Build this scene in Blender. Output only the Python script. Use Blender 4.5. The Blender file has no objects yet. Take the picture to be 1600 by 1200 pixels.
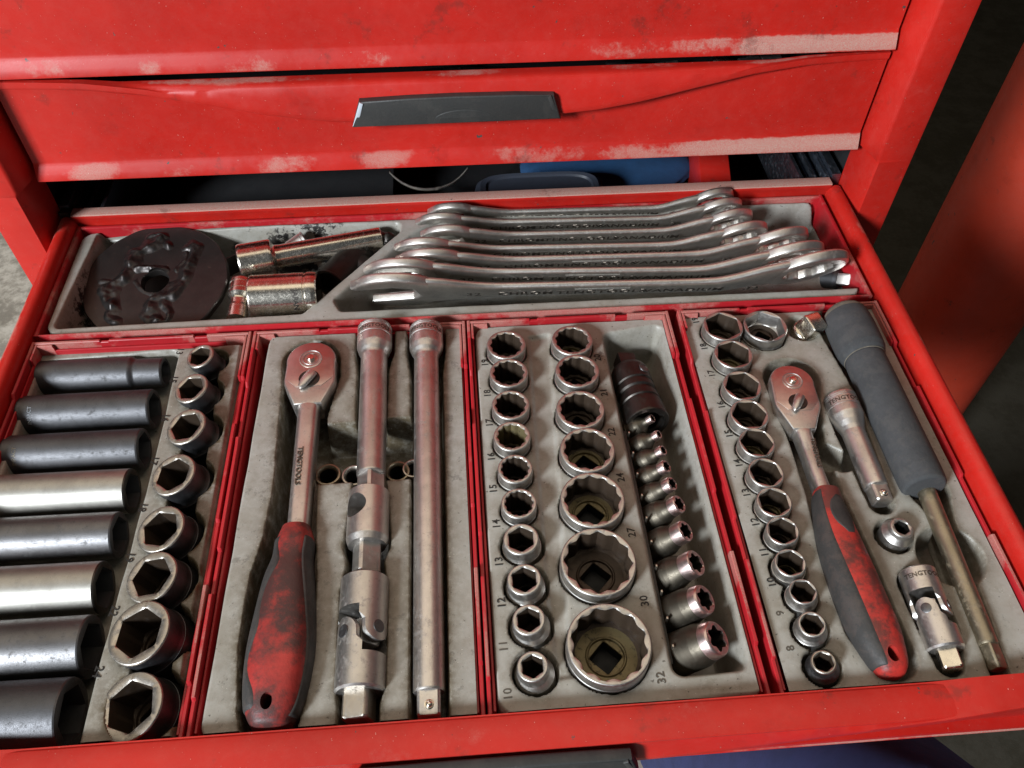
import bpy, bmesh, math, random
import numpy as np
from mathutils import Vector, Matrix, Quaternion
random.seed(7); np.random.seed(7)
PI = math.pi
S = 0.01                                   # the builders work in centimetres
sc = bpy.context.scene
COL = sc.collection

# ------------------------------------------------------------------ camera
CAM_F, CAM_W = 1291.68, 1600.0
CAM_P, CAM_Y, CAM_R = 0.874493, -0.0797593, 0.0079069
CAM = np.array([-0.0158, -39.8718, 40.6843])
def cam_axes():
    cp, sp = math.cos(CAM_P), math.sin(CAM_P)
    f = np.array([0, cp, -sp]); u = np.array([0, sp, cp]); r = np.array([1., 0, 0])
    cy, sy = math.cos(CAM_Y), math.sin(CAM_Y)
    Z = np.array([[cy, -sy, 0], [sy, cy, 0], [0, 0, 1]])
    f, u, r = Z @ f, Z @ u, Z @ r
    cr, sr = math.cos(CAM_R), math.sin(CAM_R)
    return cr*r + sr*u, -sr*r + cr*u, f
RT, UP, FW = cam_axes()
cam = bpy.data.cameras.new('camera'); camo = bpy.data.objects.new('camera', cam); COL.objects.link(camo)
m = Matrix.Identity(4)
for i in range(3):
    m[i][0], m[i][1], m[i][2], m[i][3] = RT[i], UP[i], -FW[i], CAM[i]*S
camo.matrix_world = m
cam.sensor_width = 36; cam.lens = CAM_F/CAM_W*36; cam.clip_start = 0.02; cam.clip_end = 60
sc.camera = camo

def P(px, py, z=None, y=None):
    """the point of the plane z (or y) that the photograph shows at px, py, in cm"""
    d = FW + RT*(px-800)/CAM_F + UP*(600-py)/CAM_F
    t = (z-CAM[2])/d[2] if z is not None else (y-CAM[1])/d[1]
    return CAM + t*d
def pxcm(p):
    return CAM_F/((np.array(p)-CAM) @ FW)

# ------------------------------------------------------------------ light
w = bpy.data.worlds.new('World'); sc.world = w; w.use_nodes = True
bg = w.node_tree.nodes['Background']
bg.inputs[0].default_value = (0.92, 0.96, 1.0, 1); bg.inputs[1].default_value = 0.06
def area(name, loc, target, size, energy, col, sy=None):
    l = bpy.data.lights.new(name, 'AREA'); l.energy = energy; l.color = col; l.size = size*S
    l.shape = 'RECTANGLE'; l.size_y = (sy or size)*S
    o = bpy.data.objects.new(name, l); COL.objects.link(o)
    o.location = Vector(loc)*S
    o.rotation_euler = (Vector(target)-Vector(loc)).to_track_quat('-Z', 'Y').to_euler()
    return o
KEY_AZ, KEY_EL, KEY_D = math.radians(45), math.radians(27), 420
kd = Vector((-math.sin(KEY_AZ)*math.cos(KEY_EL), -math.cos(KEY_AZ)*math.cos(KEY_EL), math.sin(KEY_EL)))
area('daylight_from_open_garage_door', kd*KEY_D, (0, -5, 0), 75, 330, (0.87, 0.935, 1.0), 80)
area('warm_ceiling_fill', (-50, 70, 200), (-50, 70, 0), 320, 26, (1.0, 0.86, 0.66), 200)  # added broad warm panel for a lit ceiling and its reflections in metal
sc.view_settings.view_transform = 'Standard'; sc.view_settings.look = 'None'
sc.view_settings.gamma = 1; sc.view_settings.exposure = 0

# ------------------------------------------------------------------ materials
class NT:
    def __init__(s, name):
        s.m = bpy.data.materials.new(name); s.m.use_nodes = True
        s.t = s.m.node_tree; s.n = s.t.nodes; s.b = s.n['Principled BSDF']
    def new(s, ty, **kw):
        n = s.n.new(ty)
        for k, v in kw.items(): setattr(n, k, v)
        return n
    def link(s, a, b): s.t.links.new(a, b)
    def coord(s):
        if not hasattr(s, '_c'): s._c = s.new('ShaderNodeTexCoord').outputs['Object']
        return s._c
    def noise(s, scale, detail=4, rough=.6, stretch=None, off=0.0, co=None):
        mp = s.new('ShaderNodeMapping'); s.link(co or s.coord(), mp.inputs[0])
        mp.inputs['Location'].default_value = (off, off*.7, off*.3)
        if stretch: mp.inputs['Scale'].default_value = stretch
        n = s.new('ShaderNodeTexNoise'); n.inputs['Scale'].default_value = scale
        n.inputs['Detail'].default_value = detail; n.inputs['Roughness'].default_value = rough
        s.link(mp.outputs[0], n.inputs['Vector']); return n.outputs['Fac']
    def ramp(s, f, a, b, va=0., vb=1.):
        n = s.new('ShaderNodeMapRange'); n.interpolation_type = 'SMOOTHSTEP'
        s.link(f, n.inputs[0]); n.inputs[1].default_value = a; n.inputs[2].default_value = b
        n.inputs[3].default_value = va; n.inputs[4].default_value = vb
        return n.outputs[0]
    def math(s, op, a, b):
        n = s.new('ShaderNodeMath', operation=op, use_clamp=False)
        for i, v in enumerate((a, b)):
            if isinstance(v, (int, float)): n.inputs[i].default_value = v
            else: s.link(v, n.inputs[i])
        return n.outputs[0]
    def mix(s, f, a, b):
        n = s.new('ShaderNodeMix', data_type='RGBA')
        for i, v in ((0, f), (6, a), (7, b)):
            if isinstance(v, (int, float)): n.inputs[i].default_value = v
            elif isinstance(v, tuple): n.inputs[i].default_value = (*v, 1)
            else: s.link(v, n.inputs[i])
        return n.outputs[2]
    def col(s, v): 
        if isinstance(v, tuple): s.b.inputs['Base Color'].default_value = (*v, 1)
        else: s.link(v, s.b.inputs['Base Color'])
    def put(s, k, v):
        if isinstance(v, (int, float)): s.b.inputs[k].default_value = v
        else: s.link(v, s.b.inputs[k])
    def bump(s, h, strength=.3, dist=.0002):
        n = s.new('ShaderNodeBump'); n.inputs['Strength'].default_value = strength
        n.inputs['Distance'].default_value = dist
        s.link(h, n.inputs['Height']); s.link(n.outputs[0], s.b.inputs['Normal'])
    def attr(s, name):
        n = s.new('ShaderNodeAttribute'); n.attribute_name = name; return n.outputs['Fac']
M = {}
def red_paint(name, base, dusty=0.25, rough=.38, chips=True):
    t = NT(name)
    n1 = t.noise(9, 5, .6); n2 = t.noise(70, 6, .7, off=3); n3 = t.noise(22, 6, .75, off=9)
    c = t.mix(t.ramp(n1, .3, .7), base, tuple(b*.80 for b in base))
    c = t.mix(t.math('MULTIPLY', t.ramp(n3, .56, .74), .20), c, (.10, .012, .01))
    fine = t.noise(2600, 2, .6, off=5)
    dust = t.math('ADD', t.math('MULTIPLY', t.attr('dust'), 1.15), dusty*.25)
    pn = t.math('ADD', t.math('MULTIPLY', t.noise(22, 3, .5, off=2, stretch=(.6, 1, 1)), .72), t.math('MULTIPLY', t.noise(160, 8, .75, off=6), .28))
    patch = t.ramp(t.math('ADD', pn, t.math('MULTIPLY', dust, .36)), .66, .76)
    df = t.math('MULTIPLY', t.math('MULTIPLY', patch, t.ramp(fine, .35, .65, .35, 1)), t.math('MINIMUM', t.math('ADD', t.math('MULTIPLY', dust, .85), .05), .92))
    film = t.math('MULTIPLY', t.ramp(t.noise(130, 9, .75, off=33), .42, .66), .01+dusty*.12)
    c = t.mix(film, c, (.42, .20, .16))
    c = t.mix(df, c, (.43, .36, .29))
    if chips:
        ch = t.ramp(t.noise(95, 7, .62, off=13), .695, .702)
        c = t.mix(ch, c, (.07, .055, .05))
        sm = t.ramp(t.noise(34, 8, .7, off=91), .60, .70)
        c = t.mix(t.math('MULTIPLY', sm, .45), c, (.09, .022, .016))
        ch2 = t.ramp(t.noise(330, 3, .6, off=61), .755, .77)
        c = t.mix(ch2, c, (.09, .03, .025))
        spk = t.ramp(t.noise(900, 2, .5, off=21), .745, .78)
        c = t.mix(t.math('MULTIPLY', spk, .7), c, (.62, .45, .38))
        scr = t.ramp(t.noise(60, 9, .8, off=71, stretch=(.25, 1, 9)), .685, .70)
        c = t.mix(t.math('MULTIPLY', scr, .35), c, (.75, .22, .18))
    t.col(c); t.put('Roughness', t.math('ADD', t.ramp(n2, .3, .7, rough-.05, rough+.1), t.math('MULTIPLY', df, .4)))
    t.bump(t.noise(1100, 2, .5), .12, .0002)
    t.put('Specular IOR Level', .4)
    return t.m
M['paint'] = red_paint('red_powder_coat', (.50, .016, .010), .22)
M['tray_red'] = red_paint('red_tray_plastic', (.42, .012, .018), .12, .42, False)
M['post_red'] = red_paint('red_post_paint', (.64, .062, .028), .35, .5)

def plastic_grey():
    t = NT('grey_tray_plastic')
    big = t.noise(18, 7, .68); mid = t.noise(110, 9, .74, off=4); fine = t.noise(1500, 4, .7, off=8)
    c = t.mix(t.ramp(big, .34, .70), (.35, .342, .31), (.275, .26, .22))
    c = t.mix(t.math('MULTIPLY', t.ramp(mid, .45, .66), .28), c, (.165, .135, .09))
    c = t.mix(t.math('MULTIPLY', t.ramp(t.noise(42, 9, .78, off=17), .575, .64), .3), c, (.10, .08, .05))
    g = t.math('MULTIPLY', t.attr('grime'), t.ramp(t.noise(150, 9, .76, off=31), .30, .58, .25, 1))  # pocket grime, also carrying painted shade of the recesses
    c = t.mix(t.math('MULTIPLY', g, .84), c, (.085, .066, .04))
    st = t.ramp(t.math('ADD', t.noise(85, 9, .8, off=40), t.math('MULTIPLY', t.attr('oil'), .10)), .60, .625)
    c = t.mix(t.math('MULTIPLY', st, t.math('MINIMUM', t.math('ADD', t.math('MULTIPLY', t.attr('oil'), 1.1), .05), 1.)), c, (.012, .011, .01))
    sp = t.ramp(t.noise(420, 3, .6, off=51), .68, .71)
    c = t.mix(t.math('MULTIPLY', sp, .75), c, (.035, .028, .02))
    sp2 = t.ramp(t.noise(900, 2, .6, off=57), .72, .75)
    c = t.mix(t.math('MULTIPLY', sp2, .6), c, (.62, .58, .5))
    t.col(c); t.put('Roughness', t.ramp(mid, .3, .7, .34, .46)); t.bump(fine, .25, .0003)
    t.put('Specular IOR Level', .5)
    return t.m
M['grey'] = plastic_grey()
def metal(name, base, rough, grime=.25, gcol=(.10, .075, .05), spec=1.0, stretch=None, bump=.1, scale=1.0, gs=.5):
    t = NT(name); n = t.noise(230*scale, 9, .76, stretch); n2 = t.noise(2200, 3, .65, off=4); n3 = t.noise(70*scale, 5, .65, off=7)
    c = t.mix(t.ramp(n3, .35, .7), base, tuple(b*.80 for b in base))
    gm = t.math('MULTIPLY', t.ramp(n, gs+.02, gs+.16), grime)
    c = t.mix(gm, c, gcol)
    pit = t.ramp(t.noise(1100, 3, .6, off=15), .67, .70)
    c = t.mix(t.math('MULTIPLY', pit, .5), c, tuple(g*.5 for g in gcol))
    t.col(c)
    t.put('Metallic', t.math('SUBTRACT', spec, t.math('MULTIPLY', gm, .5)))
    r = t.math('ADD', t.ramp(n2, .3, .7, rough-.05, rough+.08), t.math('MULTIPLY', gm, .35))
    t.put('Roughness', t.math('ADD', r, t.math('MULTIPLY', t.ramp(t.noise(500, 6, .8, off=19), .5, .62), .08)))
    t.bump(n2, bump, .0001)
    return t.m
M['satin'] = metal('satin_chrome', (.60, .57, .54), .38, .30, bump=.06)
M['satin_s'] = metal('satin_chrome_socket', (.53, .51, .48), .40, .5, (.16, .12, .09), bump=.06)
M['polish'] = metal('polished_chrome', (.74, .69, .60), .20, .12, (.18, .12, .07), bump=.02)
M['deep_polish'] = metal('worn_bright_steel', (.40, .385, .35), .45, .25, (.20, .15, .08), bump=.1, gs=.55)
M['phos'] = metal('black_phosphate_steel', (.11, .11, .115), .50, .35, (.03, .028, .025), bump=.5)
M['phos2'] = metal('worn_phosphate_steel', (.16, .157, .16), .43, .4, (.05, .045, .04), bump=.5)
M['wrench'] = metal('satin_wrench_steel', (.68, .65, .60), .40, .25, bump=.06)
M['worn_rim'] = metal('worn_rim_steel', (.46, .42, .37), .36, .6, (.12, .09, .06), bump=.4)
M['bronze'] = metal('bronzed_satin_steel', (.115, .10, .078), .48, .25, (.06, .05, .035))
M['brass'] = metal('yellow_zinc_rod', (.34, .295, .215), .42, .8, (.22, .17, .11), bump=.3)
M['dark_steel'] = metal('dark_oily_steel', (.075, .068, .062), .42, .4, (.02, .016, .012), bump=.3)
M['inner'] = metal('rusty_socket_bore', (.052, .034, .022), .45, .8, (.018, .011, .007), bump=.4, spec=.45)
M['inner_y'] = metal('oily_yellow_bore', (.17, .135, .065), .45, 1.0, (.02, .014, .007), bump=.6, spec=.4)
M['copperish'] = metal('pink_tinted_steel', (.60, .47, .44), .34, .12, bump=.04)  # on the cover plates the pink stands in for the mirrored red cabinet
M['disc'] = metal('scorched_steel', (.052, .046, .043), .33, .55, (.10, .05, .035), bump=.6, spec=.75, gs=.55)
M['weld'] = metal('weld_bead_steel', (.05, .045, .043), .38, .4, (.06, .038, .03), bump=.15, spec=.85)
def simple(name, base, rough, n=60, var=.3, bump=.2, metallic=0, dirt=None, dirtf=.5, fine=500, lo=.49, sw=.09):
    t = NT(name); a = t.noise(n, 6, .7); f = t.noise(fine, 4, .7, off=3)
    c = t.mix(t.ramp(a, .3, .7), base, tuple(b*(1-var) for b in base))
    if dirt: c = t.mix(t.math('MULTIPLY', t.ramp(t.noise(n*1.1, 10, .72, off=11), lo, lo+sw), dirtf), c, dirt)
    t.col(c); t.put('Roughness', t.ramp(a, .3, .7, rough-.06, rough+.1)); t.put('Metallic', metallic); t.bump(f, bump, .0003)
    return t.m
M['handle'] = simple('black_pull_plastic', (.028, .028, .026), .55, 40, .3, .5, dirt=(.06, .055, .048), dirtf=.2)
M['rubber'] = simple('black_rubber', (.035, .033, .031), .60, 90, .4, .6, dirt=(.08, .055, .045), dirtf=.25)
M['grip_red'] = simple('red_grip_rubber', (.46, .030, .022), .46, 50, .35, .5, dirt=(.045, .022, .018), dirtf=.8, lo=.43, sw=.16)
M['grip_worn'] = simple('worn_red_grip_rubber', (.40, .028, .022), .5, 34, .45, .6, dirt=(.022, .017, .015), dirtf=.9, lo=.36, sw=.20)
M['engraved'] = metal('engraved_steel', (.16, .14, .12), .45, .3)
M['foam'] = simple('charcoal_foam', (.046, .048, .050), .85, 80, .25, .9, dirt=(.12, .105, .085), dirtf=.12, fine=900)
M['foam_dust'] = simple('dusty_foam_end', (.15, .13, .10), .9, 120, .4, .9)
M['ink'] = simple('black_print', (.012, .011, .010), .6)
M['faded_ink'] = simple('faded_print', (.085, .072, .055), .6)
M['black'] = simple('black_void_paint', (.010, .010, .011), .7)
M['slide'] = metal('zinc_slide_rail', (.30, .34, .40), .33, .3)
M['slide_dark'] = metal('dark_slide_rail', (.05, .06, .08), .4, .3)
M['silver_trim'] = simple('silver_trim_plastic', (.62, .68, .74), .35, 40, .2, .1)
M['navy'] = simple('navy_work_cloth', (.020, .032, .115), .85, 30, .3, 1.0, fine=1500)
M['blue_cloth'] = simple('blue_cloth', (.018, .08, .20), .8, 30, .3, .8)
M['dark_case'] = simple('dark_blue_grey_case', (.03, .035, .048), .5, 30, .3, .3)
def concrete():
    t = NT('worn_concrete')
    a = t.noise(3, 8, .7); b = t.noise(14, 8, .75, off=3); c_ = t.noise(90, 6, .7, off=8)
    c = t.mix(t.ramp(a, .35, .65), (.46, .42, .36), (.30, .27, .22))
    c = t.mix(t.math('MULTIPLY', t.ramp(b, .45, .62), .7), c, (.55, .51, .44))
    c = t.mix(t.math('MULTIPLY', t.ramp(b, .55, .40), .5), c, (.13, .115, .095))
    c = t.mix(t.math('MULTIPLY', t.ramp(c_, .62, .70), .5), c, (.07, .06, .05))
    # near-black zone right of the cabinet: its shade painted into the floor colour
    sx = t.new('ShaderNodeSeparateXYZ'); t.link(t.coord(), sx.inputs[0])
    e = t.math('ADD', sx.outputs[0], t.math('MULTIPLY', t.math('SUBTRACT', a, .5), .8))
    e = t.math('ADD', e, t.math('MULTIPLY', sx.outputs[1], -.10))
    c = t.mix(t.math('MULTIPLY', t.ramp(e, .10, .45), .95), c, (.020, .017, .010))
    t.put('Specular IOR Level', .15); t.col(c); t.put('Roughness', .8); t.bump(b, .6, .004); return t.m
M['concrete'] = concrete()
M['wall'] = simple('dark_rough_wall', (.022, .019, .010), .9, 6, .5, .5)

# ------------------------------------------------------------------ mesh helpers
def tag(o, label=None, cat=None, group=None, kind=None):
    for k, v in (('label', label), ('category', cat), ('group', group), ('kind', kind)):
        if v: o[k] = v
    return o
def thing(name, label, cat, loc=(0, 0, 0), rot=None, group=None):
    o = bpy.data.objects.new(name, None); COL.objects.link(o); o.empty_display_size = .01
    mm = (rot or Matrix.Identity(3)).to_4x4(); mm.translation = Vector([c*S for c in loc])
    o.matrix_world = mm
    return tag(o, label, cat, group)
def link_mesh(name, me, mat, parent=None, loc=None, rot=None, sharp=35):
    o = bpy.data.objects.new(name, me); COL.objects.link(o)
    if mat: 
        if not me.materials: me.materials.append(M[mat] if isinstance(mat, str) else mat)
    if parent: o.parent = parent
    mm = (rot or Matrix.Identity(3)).to_4x4()
    if loc is not None: mm.translation = Vector([c*S for c in loc])
    o.matrix_local = mm
    return o
def mk(name, V, F, mat, parent=None, loc=None, rot=None, smooth=True, sharp=35, attrs=None, kind=None):
    me = bpy.data.meshes.new(name)
    V = np.asarray(V, float)*S
    me.from_pydata(V.tolist(), [], F)
    me.update()
    if attrs:
        for k, a in attrs.items():
            at = me.attributes.new(k, 'FLOAT', 'POINT'); at.data.foreach_set('value', np.asarray(a, np.float32).ravel())
    finish(me, smooth, sharp)
    o = link_mesh(name, me, mat, parent, loc, rot)
    if kind: o['kind'] = kind
    return o
def finish(me, smooth=True, sharp=35, fixn=True):
    if fixn:
        bm = bmesh.new(); bm.from_mesh(me); bmesh.ops.recalc_face_normals(bm, faces=bm.faces); bm.to_mesh(me); bm.free()
    if smooth:
        me.polygons.foreach_set('use_smooth', [True]*len(me.polygons))
        me.set_sharp_from_angle(angle=math.radians(sharp))
    me.update()
class MB:
    """collects pieces, linked as one mesh"""
    def __init__(s): s.V = []; s.F = []
    def add(s, V, F):
        k = len(s.V); s.V += [tuple(v) for v in V]; s.F += [tuple(i+k for i in f) for f in F]; return s
    def box(s, a, b, bev=0, mat3=None, off=(0, 0, 0)):
        V, F = box_vf(a, b, bev)
        if mat3 is not None: V = [tuple(np.array(mat3) @ np.array(v) + np.array(off)) for v in V]
        return s.add(V, F)
    def rings(s, R, cs=True, ce=True, close=True):
        V, F = rings_vf(R, cs, ce, close); return s.add(V, F)
    def build(s, name, mat, parent=None, **kw): return mk(name, s.V, s.F, mat, parent, **kw)
def box_vf(a, b, bev=0):
    bm = bmesh.new(); bmesh.ops.create_cube(bm, size=1)
    for v in bm.verts:
        v.co = Vector([(a[i]+b[i])/2 + v.co[i]*abs(b[i]-a[i]) for i in range(3)])
    if bev: bmesh.ops.bevel(bm, geom=list(bm.edges), offset=bev, segments=2, profile=.6, affect='EDGES')
    V = [tuple(v.co) for v in bm.verts]; F = [tuple(v.index for v in f.verts) for f in bm.faces]; bm.free(); return V, F
def rings_vf(R, cs=True, ce=True, close=True):
    n = len(R[0]); V = [tuple(p) for r in R for p in r]; F = []
    for k in range(len(R)-1):
        for i in range(n if close else n-1):
            j = (i+1) % n; F.append((k*n+i, k*n+j, (k+1)*n+j, (k+1)*n+i))
    if cs: F.append(tuple(range(n))[::-1])
    if ce: F.append(tuple((len(R)-1)*n+i for i in range(n)))
    return V, F
def circ(r, z, n=48, cx=0, cy=0):
    if callable(r): return [(cx+r(t)*math.cos(t), cy+r(t)*math.sin(t), z) for t in (2*PI*i/n for i in range(n))]
    return [(cx+r*math.cos(2*PI*i/n), cy+r*math.sin(2*PI*i/n), z) for i in range(n)]
def supported(prof):
    out = [prof[0]]
    for (r0, z0), (r1, z1) in zip(prof[:-1], prof[1:]):
        L = math.hypot(r1-r0, z1-z0)
        if L > .22:
            k = min(.03/L, .2)
            out += [(r0+(r1-r0)*k, z0+(z1-z0)*k), (r1+(r0-r1)*k, z1+(z0-z1)*k)]
        out.append((r1, z1))
    return out
def lathe(prof, n=48, cs=True, ce=True): return rings_vf([circ(r, z, n) for r, z in supported(prof)], cs, ce)
def orient(p0, p1, roll=0):
    """rotation whose local Z runs from p0 to p1 and whose local X stays as level as it can"""
    z = Vector(np.array(p1)-np.array(p0)).normalized()
    up = Vector((0, 0, 1)) if abs(z.z) < .9 else Vector((0, 1, 0))
    x = z.cross(up).normalized(); y = z.cross(x).normalized()
    m3 = Matrix((x, y, z)).transposed()
    return m3 @ Matrix.Rotation(roll, 3, 'Z')
def tilt(ax=0, ay=0, az=0): return (Matrix.Rotation(math.radians(az), 3, 'Z') @ Matrix.Rotation(math.radians(ay), 3, 'Y') @ Matrix.Rotation(math.radians(ax), 3, 'X'))
def shape2d(outlines, depth, bev=.0, res=2):
    """flat outlines (holes included) filled, given thickness and rounded edges; centred on z = 0"""
    cu = bpy.data.curves.new('tmp', 'CURVE'); cu.dimensions = '2D'; cu.fill_mode = 'BOTH'
    cu.extrude = max(depth/2-bev, .001); cu.bevel_depth = bev; cu.bevel_resolution = res; cu.offset = -bev
    for ol in outlines:
        sp = cu.splines.new('POLY'); sp.points.add(len(ol)-1)
        for p, q in zip(sp.points, ol): p.co = (q[0], q[1], 0, 1)
        sp.use_cyclic_u = True
    o = bpy.data.objects.new('tmp', cu); COL.objects.link(o)
    me = bpy.data.meshes.new_from_object(o.evaluated_get(bpy.context.evaluated_depsgraph_get()))
    V = np.array([v.co[:] for v in me.vertices]); F = [tuple(p.vertices) for p in me.polygons]
    bpy.data.objects.remove(o); bpy.data.curves.remove(cu); bpy.data.meshes.remove(me)
    bm = bmesh.new(); vs = [bm.verts.new(v) for v in V]; bm.verts.ensure_lookup_table()
    for f in F:
        try: bm.faces.new([vs[i] for i in f])
        except ValueError: pass
    bmesh.ops.remove_doubles(bm, verts=bm.verts, dist=.0005)
    bm.verts.index_update(); V = np.array([v.co[:] for v in bm.verts]); F = [tuple(v.index for v in f.verts) for f in bm.faces]; bm.free()
    return V, F
_tx = {}
def text_vf(s, size, depth=.02, space=1.0, bold=0.0):
    k = (s, size, depth, space, bold)
    if k not in _tx:
        cu = bpy.data.curves.new('tmp', 'FONT'); cu.body = s; cu.size = size; cu.extrude = depth/2; cu.align_x = 'CENTER'; cu.align_y = 'CENTER'
        cu.space_character = space; cu.resolution_u = 2; cu.offset = bold
        o = bpy.data.objects.new('tmp', cu); COL.objects.link(o)
        me = bpy.data.meshes.new_from_object(o.evaluated_get(bpy.context.evaluated_depsgraph_get()))
        V = np.array([v.co[:] for v in me.vertices]); F = [tuple(p.vertices) for p in me.polygons]
        bpy.data.objects.remove(o); bpy.data.curves.remove(cu); bpy.data.meshes.remove(me); _tx[k] = (V, F)
    return _tx[k]
def boolean(base, cuts):
    """base and cutters are (V, F); ops 'DIFFERENCE' / 'INTERSECT' / 'UNION'"""
    def ob(vf):
        me = bpy.data.meshes.new('tmp'); me.from_pydata([tuple(v) for v in vf[0]], [], vf[1]); me.update()
        bm = bmesh.new(); bm.from_mesh(me); bmesh.ops.recalc_face_normals(bm, faces=bm.faces); bm.to_mesh(me); bm.free()
        o = bpy.data.objects.new('tmp', me); COL.objects.link(o); return o
    b = ob(base); cs = []
    for op, vf in cuts:
        c = ob(vf); cs.append(c); md = b.modifiers.new('b', 'BOOLEAN'); md.operation = op; md.object = c; md.solver = 'EXACT'
    me = bpy.data.meshes.new_from_object(b.evaluated_get(bpy.context.evaluated_depsgraph_get()))
    V = np.array([v.co[:] for v in me.vertices]); F = [tuple(p.vertices) for p in me.polygons]
    for o in [b]+cs:
        d = o.data; bpy.data.objects.remove(o); bpy.data.meshes.remove(d)
    bpy.data.meshes.remove(me)
    return V, F
def sstep(a, b, x):
    t = np.clip((x-a)/(b-a), 0, 1); return t*t*(3-2*t)

# ------------------------------------------------------------------ the room
FLOOR_Z = -88
V, F = [(-700, -500, FLOOR_Z), (700, -500, FLOOR_Z), (700, 600, FLOOR_Z), (-700, 600, FLOOR_Z)], [(0, 1, 2, 3)]
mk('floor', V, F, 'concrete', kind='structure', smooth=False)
mk('wall', *box_vf((-300, 380, FLOOR_Z), (600, 390, 260)), 'wall', kind='structure', smooth=False)

# ------------------------------------------------------------------ tool cabinet
YF = 11.4
cab = thing('tool_cabinet', 'red steel tool cabinet with one drawer pulled open and dusty drawer fronts', 'tool cabinet', (0, 30, FLOOR_Z))
def C(v): return [(p[0], p[1]-30, p[2]-FLOOR_Z) for p in v]
def cmk(name, VF, mat, parent=None, **kw):
    return mk(name, C(VF[0]), VF[1], mat, parent or cab, **kw)
FZ0, FZ1 = -77, 34
for sgn in (1, -1):
    R = []
    for z in list(np.linspace(FZ0, 4.6, 24))+[4.7]+list(np.linspace(4.9, FZ1, 20)):
        q = .40 if z < 4.8 else 0.
        pts = [(29.98+q, 13.0), (29.98+q, 12.0), (30.05+q, 11.3), (30.55+q*.4, 9.62), (30.68+q*.3, 9.46), (30.85, 9.4), (33.05, 9.4), (33.25, 9.46), (33.32, 9.65), (33.32, 52), (33.1, 52), (33.1, 13.2), (31.3, 13.0)]
        R.append([(sgn*x, y, z) for x, y in pts])
    cmk('corner_post', rings_vf(R), 'paint', sharp=40)
cmk('back_panel', box_vf((-33.0, 51, FZ0), (33.0, 51.9, FZ1)), 'paint')
cmk('base_plate', box_vf((-33, 12, FZ0-8), (33, 52, FZ0-.1)), 'black')
cmk('top_plate', box_vf((-33.5, 9.2, FZ1), (33.5, 52, FZ1+1.2), .2), 'paint')
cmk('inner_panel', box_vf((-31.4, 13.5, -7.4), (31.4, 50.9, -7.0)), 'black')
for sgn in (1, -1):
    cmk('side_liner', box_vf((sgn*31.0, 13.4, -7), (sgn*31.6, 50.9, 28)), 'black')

def crease(x):      # height of the pull ledge above the drawer bottom
    a = np.abs(x); return np.interp(a, [0, 7, 9.5, 12.5, 16, 20, 24, 29.6], [4.25, 4.3, 4.5, 4.95, 5.65, 6.35, 6.75, 6.93])
def front_vf(zb, H=7.0, y=YF, half=29.68, amp=1.15, end=.12, lip=1.1, ww=29.2, hold=1.5):
    """pressed drawer front: flared dusty foot, plain panel, pull ledge that dies out to the ends, rolled top"""
    xs = np.linspace(-half, half, 160); V = []; dust = []
    rows = 0
    for x in xs:
        c = float(crease(x))*H/7.0; A = end+amp*float(sstep(0, 1, (1-abs(x)/ww)*hold)); e = 1.0
        top = H
        col = [(0.0, .42, .5), (.06, .50, .6), (.16, .49, .9), (.55, .33, 1), (1.0, .13, .9), (1.18, .04, .5), (1.32, 0, .1), (2.2, 0, 0), (3.2, 0, 0), (c-.5, 0, 0),
               (c-.12, .01, 0), (c-.03, .03, 0), (c+.02, A*.85, 0), (c+.08, A*.97, 0), (c+.18, A, 0), (c+.5, A*.98, 0), (min(c+1.1, H-.3), A*.86, 0),
               (H-.24, A*.72+.04, 0), (H-.08, A*.62+.02, .1), (H, A*.5-.05, .3), (H+.02, A*.3-.05, .45), (H+.02, -.12, .4), (H-.12, -.2, .2)]
        zz = 0
        for k, (h, o, d) in enumerate(col):
            h = max(h, zz); zz = h if k < len(col)-1 else h
            V.append((x, y-o, zb+h)); 
            du = d
            if k < 7: du = d*(.35+.42*float(sstep(6, 24, x)) if x > 0 else .32+.15*math.sin(x*.9))
            dust.append(du)
        rows = len(col)
    F = []
    for i in range(len(xs)-1):
        for k in range(rows-1):
            a = i*rows+k; F.append((a, a+rows, a+rows+1, a+1))
    # returns at foot and ends
    n0 = len(V)
    for x in xs: V.append((x, y+.6, zb+.1)); dust.append(0)
    for i in range(len(xs)-1): F.append((i*rows, n0+i, n0+i+1, (i+1)*rows))
    for i, s in ((0, -1), (len(xs)-1, 1)):
        b = len(V)
        for k in range(rows): V.append((V[i*rows+k][0]-s*.02, y+1.0, V[i*rows+k][2])); dust.append(0)
        for k in range(rows-1): F.append((i*rows+k, i*rows+k+1, b+k+1, b+k))
    return V, F, dust
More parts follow.
